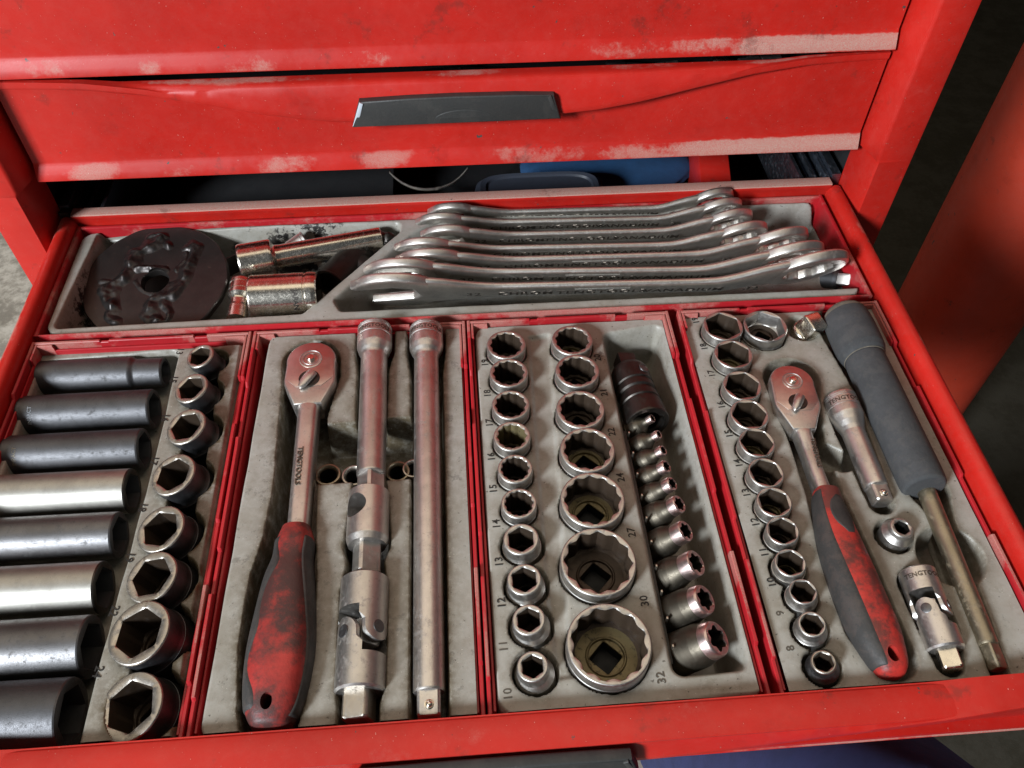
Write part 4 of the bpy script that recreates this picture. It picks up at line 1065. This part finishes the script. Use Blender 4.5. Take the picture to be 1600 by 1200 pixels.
for k, (px, py, D, mt, lab, Ln) in enumerate(deep):
    R_ = D/2; zcn = -3.05+R_
    pr = P(px, py, zcn); pr[0] -= .0
    d = Vector((1, random.uniform(-.008, .008), 0)).normalized()
    base = Vector(pr)-d*Ln
    rot = orient(base, pr, random.uniform(0, 3))
    t = thing('long_socket', lab, 'socket', base, rot, G1b)
    if k == 0: prof = [(R_-.12, 0), (R_, .10), (R_, Ln-2.15), (R_-.03, Ln-2.02), (R_-.12, Ln-1.92), (R_-.17, Ln-1.8), (R_-.17, Ln-.1), (R_-.22, Ln-.02), (R_-.28, Ln)]
    else: prof = [(R_-.12, 0), (R_-.02, .06), (R_, .14), (R_, .2), (R_, Ln-.2), (R_, Ln-.12), (R_-.03, Ln-.04), (R_-.10, Ln)]
    fn = hexr((R_-.17*(k == 0))*.66); Rg = [circ(r, z, 60) for r, z in supported(prof)]
    mk('shell', *rings_vf(Rg[:-2], True, False), mt, t)
    rl_ = [circ(lambda a: min(fn(a)+.08, R_-.30*(k == 0)-.13), Ln, 60), circ(lambda a: min(fn(a), R_-.3*(k == 0)-.15), Ln-.12, 60)]
    mk('rim', *rings_vf(Rg[-3:]+rl_[:1], False, False), 'phos' if mt != 'deep_polish' else 'dark_steel', t)  # rim and bore coloured dark for the shadow at the mouth
    mk('bore', *rings_vf(rl_+[circ(fn, Ln-4.5, 60), circ(.35, Ln-4.6, 60)], False, True), 'black', t)
    if k in (1, 2):
        V, F = text_vf('IMPACT', .34, .01); V2 = []
        q = rot.inverted() @ Vector((0, -.62, .78)).normalized(); th0 = math.atan2(q.y, q.x)
        for v in V:
            th = th0+v[0]*-1/R_; V2.append(((R_+.008)*math.cos(th), (R_+.008)*math.sin(th), 1.0+v[1]*-1))
        mk('printed_marking', V2, F, 'silver_trim' if k == 1 else 'brass', t, smooth=False)

# ================================================================== long rear tray
T5, L5 = tray('wide red framed grey tray across the back with wrenches and odd parts', -29.1, 28.75, .42, 11.9, teeth=False, thick=.30)
I = Insert(-28.75, 28.4, .75, 11.55, z=-.35, res=.09)
lb = [P(153, 361, -.35), P(628, 346, -.35), P(627, 362, -.35), P(474, 491, -.35), P(86, 513, -.35)]
lb[4] = P(80, 515, -.35)
I.cut(sd_poly(I.X, I.Y, lb, .55), -3.7, .8, .3)
rb = [P(682, 344, -.35), P(1287, 316, -.35), P(1357, 450, -.35), P(530, 488, -.35), P(518, 468, -.35), P(640, 366, -.35)]
I.cut(sd_poly(I.X, I.Y, rb, .5), -3.9, 1.0, .3)
I.outside(sd_poly(I.X, I.Y, [(-28.6, 11.45), (28.2, 11.45), (28.2, .85), (-28.6, .85)], 1.0), -2.4, .25)
for (cx, cy, sx, sy) in ((-17.2, 10.5, 2.6, .7), (-13.2, 10.6, 1.6, .8), (-10.4, 11, 1.5, .9), (-15, 8.6, 3, 1.2), (-27.6, 5, .35, 3), (-13, 9, 2, 2)):
    I.oil += 1.0*np.exp(-((I.X-cx)/sx)**2-((I.Y-cy)/sy)**2)
ins5 = I.build(T5, L5)

# welded disc
dc = P(243, 441, -1.35)
nrm = Vector((-.02, -.20, 1)).normalized()
t = thing('steel_disc', 'scorched black steel disc with melted weld beads and a centre hole', 'disc', dc, nrm.to_track_quat('Z', 'Y').to_matrix())
n = 120; Rd = 5.25
rf = lambda a: Rd*(1+.006*math.sin(3*a)+.006*math.sin(7*a+1)+.004*math.sin(19*a))
hf = lambda a: .98*(1+.02*math.sin(5*a))
mk('plate', *rings_vf([circ(hf, -.5, n), circ(lambda a: rf(a)-.06, -.5, n), circ(rf, -.42, n), circ(rf, .02, n), circ(lambda a: rf(a)-.08, .1, n), circ(lambda a: rf(a)*.6, .1, n), circ(lambda a: hf(a)+.05, .1, n), circ(hf, .03, n), circ(hf, -.5, n)], False, False), 'disc', t, sharp=40)
# beads: lumpy ridges crossing the plate
def to_disc(px, py):
    p = Vector(P(px, py, -1.3)-dc); inv = nrm.to_track_quat('Z', 'Y').to_matrix().inverted(); return inv @ p
from mathutils import noise as mnoise
flows = [([(256, 388), (238, 393), (218, 400), (214, 412), (205, 425), (190, 437), (176, 447), (165, 462), (172, 474)], .52, .50), ([(245, 381), (262, 384), (268, 392)], .36, .35),
         ([(218, 426), (232, 422), (246, 424), (256, 430)], .34, .42), ([(310, 398), (304, 412), (296, 425), (285, 440), (272, 452), (258, 463), (240, 470), (228, 482), (238, 490)], .46, .45),
         ([(256, 470), (262, 480), (255, 490), (240, 494)], .36, .3), ([(160, 440), (170, 444), (182, 442)], .30, .25), ([(176, 478), (166, 486), (176, 494)], .4, .3), ([(300, 398), (312, 404), (308, 412)], .34, .3),
         ([(212, 440), (222, 452), (236, 456)], .30, .2), ([(278, 424), (288, 414), (292, 404)], .26, .22)]
N_ = 230; gx, gy = np.meshgrid(np.linspace(-Rd, Rd, N_), np.linspace(-Rd, Rd, N_))
wx = np.array([[mnoise.noise(Vector((x*.8, y*.8, 3))) for x in gx[0]] for y in gy[:, 0]]); wy = np.array([[mnoise.noise(Vector((x*.8, y*.8, 9))) for x in gx[0]] for y in gy[:, 0]])
lump = np.array([[mnoise.noise(Vector((x*1.2, y*1.2, 5)))+.22*mnoise.noise(Vector((x*3, y*3, 1))) for x in gx[0]] for y in gy[:, 0]])
hgt = np.full(gx.shape, -.05)
for path, sg_, hh_ in flows:
    q = [to_disc(*p_) for p_ in path]
    d_ = sd_caps(gx+wx*.45, gy+wy*.45, [(v.x, v.y, 0) for v in q])
    hgt = np.maximum(hgt, (hh_*.62*(1+.8*lump))*np.exp(-(d_/(sg_*1.15*(1+.5*wx)))**2*1.1)*1.15-.05)
hgt = np.where(np.hypot(gx, gy) > Rd-.25, -.2, hgt); hgt = np.where(np.hypot(gx, gy) < 1.0, -.2, hgt)
keep = hgt > -.04; idx = -np.ones(gx.shape, int); kk = np.zeros(gx.shape, bool)
F = []
for a_ in range(N_-1):
    for b_ in range(N_-1):
        if keep[a_:a_+2, b_:b_+2].any() and (hgt[a_:a_+2, b_:b_+2] > -.19).all(): F.append((a_*N_+b_, a_*N_+b_+1, (a_+1)*N_+b_+1, (a_+1)*N_+b_))
used = sorted({i_ for f_ in F for i_ in f_}); mp_ = {u: k for k, u in enumerate(used)}
V = [(gx.flat[u], gy.flat[u], .09+hgt.flat[u]) for u in used]
mk('weld_bead', V, [tuple(mp_[i_] for i_ in f_) for f_ in F], 'weld', t, sharp=80)

# broken wobble bar, big socket, little parts
a, b = P(374, 412, -.9), P(596, 372, -.9)
rot, L = along(a, b)
t = thing('broken_bar', 'polished steel bar with wide socket head and a snapped off end', 'bar', a, rot)
mk('bar', *lathe([(.95, .12), (1.18, 0), (1.36, .06), (1.42, .18), (1.42, 2.35), (1.36, 2.5), (1.05, 2.62), (.92, 2.75), (.88, 3.1), (.86, L-.25), (.84, L-.05), (.78, L)], 56), 'polish', t, sharp=30)
R = []
for k in range(7): 
    R.append([((.62-.05*k)*(1+.22*math.sin(3*a_+k)+.12*math.sin(7*a_+2*k))*math.cos(a_)+.08*k*.5, (.62-.05*k)*(1+.25*math.sin(2*a_+k*1.3))*math.sin(a_), L-.02+.17*k) for a_ in np.linspace(0, 2*PI, 28, endpoint=False)])
mk('snapped_end', *rings_vf(R), 'dark_steel', t)
a, b = P(393, 465, -.75), P(499, 459, -.75)
rot, L = along(a, b)
t = thing('large_socket', 'large polished chrome socket marked JAPAN lying on its side', 'socket', a, rot)
mk('shell', *lathe([(1.45, 0), (1.56, .05), (1.60, .14), (1.60, 3.85), (1.54, 3.88), (1.54, 4.0), (1.62, 4.04), (1.62, L-.35), (1.56, L-.08), (1.45, L)], 64, True, False), 'polish', t, sharp=25)
fn = hexr(1.15)
mk('bore', *rings_vf([circ(1.45, L, 60), circ(lambda a_: fn(a_)+.02, L-.06, 60), circ(fn, L-2, 60)], False, True), 'dark_steel', t)
V, F = text_vf('JAPAN', .52, .03, 1.0, .012); V2 = []
q = rot.inverted() @ Vector((0, -.86, .5)).normalized(); th0 = math.atan2(q.y, q.x)
e1 = rot.inverted() @ Vector((0, 0, 1))
for v in V:
    th = th0+v[0]/1.61; V2.append(((1.61+v[2])*math.cos(th), (1.61+v[2])*math.sin(th), 3.35+v[1]))
mk('lettering', V2, F, 'dark_steel', t, smooth=False)
a, b = P(379, 441, -1.1), P(370, 500, -1.6)
rot, L = along(a, b)
t = thing('bar_adapter', 'short chrome adapter wedged between the disc and the large socket', 'adapter', a, rot)
mk('body', *lathe([(.7, 0), (.86, .05), (.88, .12), (.88, .35), (.84, .37), (.84, .43), (.88, .45), (.88, .95), (.84, .97), (.84, 1.05), (.88, 1.07), (.88, 1.35), (.72, 1.65), (.66, 1.8), (.64, 2.2), (.72, 2.4), (.74, L)], 44), 'polish', t, sharp=25)
a, b = P(452, 392, -1.5), P(478, 374, -.9)
rot, L = along(a, b)
t = thing('bar_adapter', 'small satin adapter peeping out behind the broken bar', 'adapter', a, rot, None)
mk('body', *lathe([(.6, -1.2), (.66, -1.2), (.7, 0), (.66, .05), (.66, .12), (.70, .15), (.70, L-.25), (.66, L-.2), (.7, L-.15), (.7, L), (.4, L+.03)], 40), 'satin', t, sharp=25)
a, b = P(556, 400, -2.0), P(516, 446, -1.9)
rot, L = along(a, b)
t = thing('pipe_stub', 'dark round pipe stub lying in the shadow beside the large socket', 'pipe', a, rot)
mk('tube', *lathe([(1.3, -.6), (1.3, L-.2), (1.34, L-.15), (1.36, L), (1.15, L+.02), (1.1, L-.8), (.2, L-.9)], 48), 'dark_steel', t)
mk('cross_stub', *lathe([(.9, 0), (.9, 3.3), (1.0, 3.35), (1.0, 3.6), (.7, 3.62)], 40), 'dark_steel', t, loc=(0, 0, .4), rot=Matrix.Rotation(math.radians(-70), 3, 'Y'))
t = thing('steel_strap', 'dull steel strap on the tray floor behind the adapter and the disc', 'strap', P(366, 428, -3.2))
mk('strap_arc', *rings_vf([[(x+dx, y, z) for dx, z in ((-.12, 0), (.12, 0), (.12, 1.7-.02*k*k*.3), (-.12, 1.7-.02*k*k*.3))] for k, (x, y) in enumerate([(-1.4, -1.6), (-.9, -.8), (-.2, -.1), (.6, .5), (1.5, .9), (2.5, 1.1)])]), 'dark_steel', t)
c = P(1318, 437, -1.6)
t = thing('drive_adapter', 'small dark square adapter under the ring of the largest wrench', 'adapter', c, tilt(55, 35, 20))
mk('body', *lathe([(.6, -1.6), (.75, -1.5), (.75, -.5), (.6, -.3)], 32), 'phos', t)
mk('drive_square', *rings_vf([circ(lambda a_, k=k: sqr(.42)(a_)*k, z, 32) for z, k in ((-.35, 1), (.6, 1), (.7, .85))]), 'satin', t)

# ------------------------------------------------------------------ combination wrenches
TW = math.radians(59)
vdir = np.array([0, math.cos(TW), -math.sin(TW)]); ndir = np.array([0, -math.sin(TW), -math.cos(TW)])   # down the face; out of the lettered face
def wrench(label, tipL, endR, neckL, neckR, size, zt):
    """px: tip of the open jaw, end of the ring, and the top edge of the shank at its two necks"""
    A, B = P(*neckL, zt), P(*neckR, zt)
    d = B-A; d[2] = 0; d /= np.linalg.norm(d)
    v = vdir.copy(); v -= d*(v @ d); v /= np.linalg.norm(v); nn = np.cross(v, d); nn = nn if nn @ ndir > 0 else -nn
    t = thing('combination_wrench', label, 'wrench', A, Matrix((Vector(d), Vector(v), Vector(np.cross(d, v)))).transposed(), 'combination wrenches stacked in the rear tray')
    Mx = np.array([d, v, nn]); det = np.linalg.det(Mx)
    s = size/10.0
    Lsh = np.linalg.norm(B-A)
    tl = P(*tipL, zt+.4); er = P(*endR, zt+.2)
    xL = (tl-A) @ d; xR = (er-A) @ d
    w = .60*s+.35                                   # shank width
    w = min(w, 2.2)
    hr = 1.02*s; rr = .84*s+.12                     # open head and ring radii
    yc = w/2
    xh = xL+hr*.92; xr = xR-rr
    hc = np.array([xh, yc]); 
    th = math.radians(15); u = np.array([-math.cos(th), math.sin(th)]); pv = np.array([-math.sin(th), -math.cos(th)])
    o = []
    # upper side: shank -> head arc -> upper jaw tip
    half = s*.5
    def hp(a, k=1.0): return hc+hr*k*(u*math.cos(a)+pv*math.sin(a))
    a_tip = math.asin(min(.95, (half+.03)/hr))+.02
    a_end = math.radians(150)
    arc_u = [hp(a) for a in np.linspace(a_end, a_tip+.22, 22)]
    slot = [hc+u*hr*.86+pv*(half+.12*s), hc+u*hr*.80+pv*half, hc-u*.18*hr+pv*half, hc-u*.42*hr+pv*half*.55, hc-u*.42*hr-pv*half*.55, hc-u*.18*hr-pv*half, hc+u*hr*.80-pv*half, hc+u*hr*.86-pv*(half+.12*s)]
    arc_l = [hp(-a) for a in np.linspace(a_tip+.22, a_end, 22)]
    def fillet(p, q, up):     # soft S from head to shank edge
        pts = []
        for f in np.linspace(.12, .95, 7):
            g = f*f*(3-2*f); pts.append(np.array([p[0]+(q[0]-p[0])*f, p[1]+(q[1]-p[1])*g]))
        return pts
    nl = 1.0*s+.5
    top = fillet(arc_u[0], (max(arc_u[0][0]+nl, 0), 0.), 1); bot = fillet(arc_l[-1], (arc_l[-1][0]+nl, w), -1)
    rc = np.array([xr, yc]); a0 = math.radians(152)
    ring_o = [rc+rr*np.array([math.cos(a), -math.sin(a)]) for a in np.linspace(a0, -a0, 48)]
    rt_ = fillet(ring_o[0], (ring_o[0][0]-nl*.9, 0.), 1)[::-1]; rb_ = fillet(ring_o[-1], (ring_o[-1][0]-nl*.9, w), -1)
    xs_top = np.linspace(top[-1][0]+.5, rt_[0][0]-.5, 12); 
    f = dodr(s*.5)
    hole = [rc+np.array([f(a)*math.cos(a), f(a)*math.sin(a)]) for a in np.linspace(0, 2*PI, 72, endpoint=False)]
    th_h, th_s, th_r = .13*s+.36, .10*s+.26, .13*s+.42
    def offs(x):
        x = np.asarray(x, float)
        return -(np.maximum(0, x-(xr-rr*2.5))*.155)*sstep(xr-rr*3.4, xr-rr*1.3, x)-(np.maximum(0, (xh+hr*1.4)-x))*.02
    sgz = 1 if det > 0 else -1
    def place(V, th):
        V = np.array(V); V[:, 2] = (V[:, 2]*th-th_s/2-(th-th_s)*.25+offs(V[:, 0]))*sgz; return V
    jaw = arc_u+slot+arc_l
    V, F = shape2d([jaw], 1.0, .30, 5)
    mk('open_jaw', place(V, th_h), F, 'wrench', t, sharp=32)
    circle_ = [rc+rr*np.array([math.cos(a), math.sin(a)]) for a in np.linspace(0, 2*PI, 72, endpoint=False)]
    V, F = shape2d([circle_, hole], 1.0, .26, 5)
    mk('ring_end', place(V, th_r), F, 'wrench', t, sharp=32)
    xa, xb = xh+hr*.66, xr-rr*.70
    R = []
    for x in np.concatenate([np.linspace(xa, xa+2.4*hr, 30), np.linspace(xa+2.5*hr, xb-3.2*rr, 30), np.linspace(xb-3.1*rr, xb, 30)]):
        kl = float(1-sstep(xa-.1, xa+1.9*hr, x)); kr = float(sstep(xb-2.8*rr, xb+.05, x))
        hw = w/2+(hr*.76-w/2)*kl**1.7+(rr*.71-w/2)*kr**1.7
        th = th_s+(th_h*.96-th_s)*kl+(th_r*.97-th_s)*kr
        zc_ = -th_s/2-(th-th_s)*.25+float(offs(x))
        R.append([(x, yc+hw*cs(a, .5), (zc_+th/2*sn(a, .62))*sgz) for a in np.linspace(0, 2*PI, 40, endpoint=False)])
    mk('shank', *rings_vf(R), 'wrench', t, sharp=60)
    z_ = (0.0+.012)*(1 if det > 0 else -1)
    # recessed-look panel outline and raised lettering on the shank face
    return t, w, Lsh, det, s
wr_ = [(20, (670, 332), (1151, 318), (718, 336), (1095, 326)), (21, (651, 354), (1167, 342), (706, 352), (1100, 343)), (22, (659, 374), (1184, 360), (712, 372), (1140, 361)), (24, (618, 395), (1208, 383), (700, 393), (1148, 384)),
       (27, (621, 406), (1271, 390), (712, 412), (1190, 398)), (30, (571, 427), (1295, 414), (680, 430), (1215, 424)), (32, (551, 449), (1335, 434), (690, 454), (1235, 442))]
wl = ['smallest and rearmost', 'second smallest', 'third smallest', 'middle', 'third largest', 'second largest', 'largest and foremost']
for k, (sz, tl, er, nl, nr) in enumerate(wr_):
    t, w_, Ls, det, s = wrench(f"{wl[k]} satin combination wrench of the seven stacked in the rear tray" + (', stamped 32' if sz == 32 else ''), tl, er, nl, nr, sz, .15+.05*k)
    sg = 1 if det > 0 else -1
    for txt, fx, sz_ in ((str(sz), .09, .62), ('CHROM', .24, .62), ('TENGTOOLS', .46, .62), ('VANADIUM', .70, .62), (str(sz), .90, .62)):
        V, F = text_vf(txt, sz_+.012*sz, .03, 1.15, .015)
        V = np.array(V); V2 = np.stack([V[:, 0]+Ls*fx, -V[:, 1]+w_*.54, (V[:, 2]+.01)*sg], -1)
        mk('lettering', V2, F, 'engraved', t, smooth=False)
    if sz >= 27:
        for xa, xb in ((.38, .54),):
            mk('overline', *box_vf((Ls*xa, w_*.16, -.01*sg), (Ls*xb, w_*.19, .03*sg)), 'wrench', t, smooth=False)

# ================================================================== inside the cabinet, seen through the gaps
bz = P(945, 246, y=25)
t = thing('cloth_bag', 'blue cloth bundle lying inside the dark cabinet behind the drawer', 'cloth', (bz[0]+.3, 25, -6.9))
top_ = bz[2]+6.9+.1
R = []
for k, u in enumerate(np.linspace(-1, 1, 24)):
    r = (max(.02, 1-abs(u)**2.4))**.5; R.append([(u*8.2, math.cos(a_)*r*4.5*(1+.08*math.sin(5*a_+k)), max(0, top_/2+math.sin(a_)*r*top_/2*(1+.03*math.sin(7*a_+k*.7)))) for a_ in np.linspace(0, 2*PI, 40, endpoint=False)])
mk('cloth', *rings_vf(R), 'blue_cloth', t, sharp=80)
t = thing('tool_case', 'dark grey moulded tool case with a rounded lid inside the cabinet', 'case', (6.8, 17.2, -6.9))
R = [[(x*5.6*k, y*2.6*k, z) for x, y in [(math.copysign(abs(math.cos(a_))**.5, math.cos(a_)), math.copysign(abs(math.sin(a_))**.5, math.sin(a_))) for a_ in np.linspace(0, 2*PI, 48, endpoint=False)]] for k, z in ((1, 0), (1, 3.6), (.97, 4.3), (.90, 4.6), (.82, 4.5), (.80, 4.3))]
mk('case_body', *rings_vf(R), 'dark_case', t)
t = thing('wire_handle', 'thin curved steel handle lying in the dark interior', 'handle', (-2.6, 19.5, -3.6))
R = []
for u in np.linspace(-1, 1, 24):
    R.append([(u*3.4, 1.4*u*u+.16*math.cos(a_), 1.0*abs(u)**3+.16*math.sin(a_)) for a_ in np.linspace(0, 2*PI, 10, endpoint=False)])
mk('wire', *rings_vf(R), 'worn_rim', t)
t = thing('storage_box', 'black storage box standing in the cabinet left of the case', 'box', (-14, 24, -6.9))
mk('box_body', *box_vf((-10, -6, 0), (8, 7, 2.9), .4), 'black', t); mk('box_lid', *box_vf((-10.3, -6.3, 2.92), (8.3, 7.3, 3.4), .2), 'black', t)
t = thing('red_bracket', 'red steel bracket standing inside the cabinet near the slide rails', 'bracket', (22.3, 20, -6.9))
mk('bracket_plate', *box_vf((-1.4, -4, 0), (1.2, 12, 5.3), .2), 'paint', t, rot=tilt(az=-10))
for k, (px, mt, r, ln) in enumerate(((556, 'phos', .35, 5), (690, 'dark_steel', .5, 3), (760, 'dark_steel', .4, 4), (980, 'phos2', .45, 3), (1042, 'satin', .38, 2.2), (1141, 'polish', .45, 2.4), (1190, 'satin', .5, 3.4), (1225, 'phos', .45, 5))):
    p = P(px, 99-(px-556)*.022, y=14.5)
    nm = ['screwdriver_shaft', 'socket', 'hex_key', 'socket', 'drill_bit', 'screwdriver_tip', 'socket', 'pry_bar'][k]
    desc = ['dark curved rod', 'short dark socket', 'dark hex key', 'grey worn socket', 'small bright bit', 'polished rounded tip', 'bright ringed socket', 'long dark bar'][k]
    t = thing(nm, f'{desc} showing in the thin gap above the closed drawer', 'tool', (p[0], p[1], 10.15+r*.2), tilt(0, 90, random.uniform(-25, 10)))
    mk('tool_body', *lathe([(r*.6, -ln/2), (r, -ln/2+.15), (r, -.1), (r*.9, -.08), (r*.9, .08), (r, .1), (r, ln/2-.2), (r*.6, ln/2)], 24), mt, t, loc=(0.35, 0, 0))
# floor under the little tools
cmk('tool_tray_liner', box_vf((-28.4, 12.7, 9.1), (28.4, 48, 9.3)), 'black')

# ================================================================== the knee of the person at the drawer
kn = P(1405, 1165, -17)
t0 = thing('person', 'person crouching by the drawer, one knee in navy work trousers showing', 'person', (kn[0], kn[1], FLOOR_Z))
path = [((0, 34, 8), 7.0), ((0, 26, 26), 8.2), ((0, 14, 44), 8.2), ((0, 8, 51), 8.8), ((0, 0, 54.5), 8.8), ((0, -9, 54.5), 9.2), ((0, -24, 52), 9.5), ((0, -42, 50), 10.5), ((0, -56, 50), 11.0)]
R = []
pts = [Vector(p)+Vector((0, 0, 16 if p[2] > 40 else p[2]*.3)) for p, _ in path]
fr = []
for i in range(len(pts)):
    d = (pts[min(i+1, len(pts)-1)]-pts[max(i-1, 0)]).normalized(); sv = Vector((1, 0, 0)); uv = d.cross(sv).normalized(); r = path[i][1]
    fr.append((pts[i], sv, uv, r))
def lerp_fr(u):
    i = min(int(u), len(fr)-2); f = u-i; a_, b_ = fr[i], fr[i+1]
    return a_[0].lerp(b_[0], f), a_[1], a_[2].lerp(b_[2], f).normalized(), a_[3]*(1-f)+b_[3]*f
for u in np.linspace(0, len(fr)-1.001, 60):
    p, sv, uv, r = lerp_fr(u)
    R.append([tuple(p-Vector((0, 16, 0))+sv*r*math.cos(a_)*(1+.02*math.sin(6*a_+u*3))+uv*r*math.sin(a_)*(1+.03*math.sin(4*a_+u*5))) for a_ in np.linspace(0, 2*PI, 48, endpoint=False)])
mk('trouser_leg', *rings_vf(R), 'navy', t0, sharp=80)
bt = [[(x*4.6*k, 18-16+16+y, z) for x, y in [(math.cos(a_), math.sin(a_)*11+5) for a_ in np.linspace(0, 2*PI, 32, endpoint=False)]] for k, z in ((1, 0), (1.05, 2), (1, 5), (.85, 8), (.7, 10))]
mk('boot', *rings_vf(bt), 'rubber', t0)
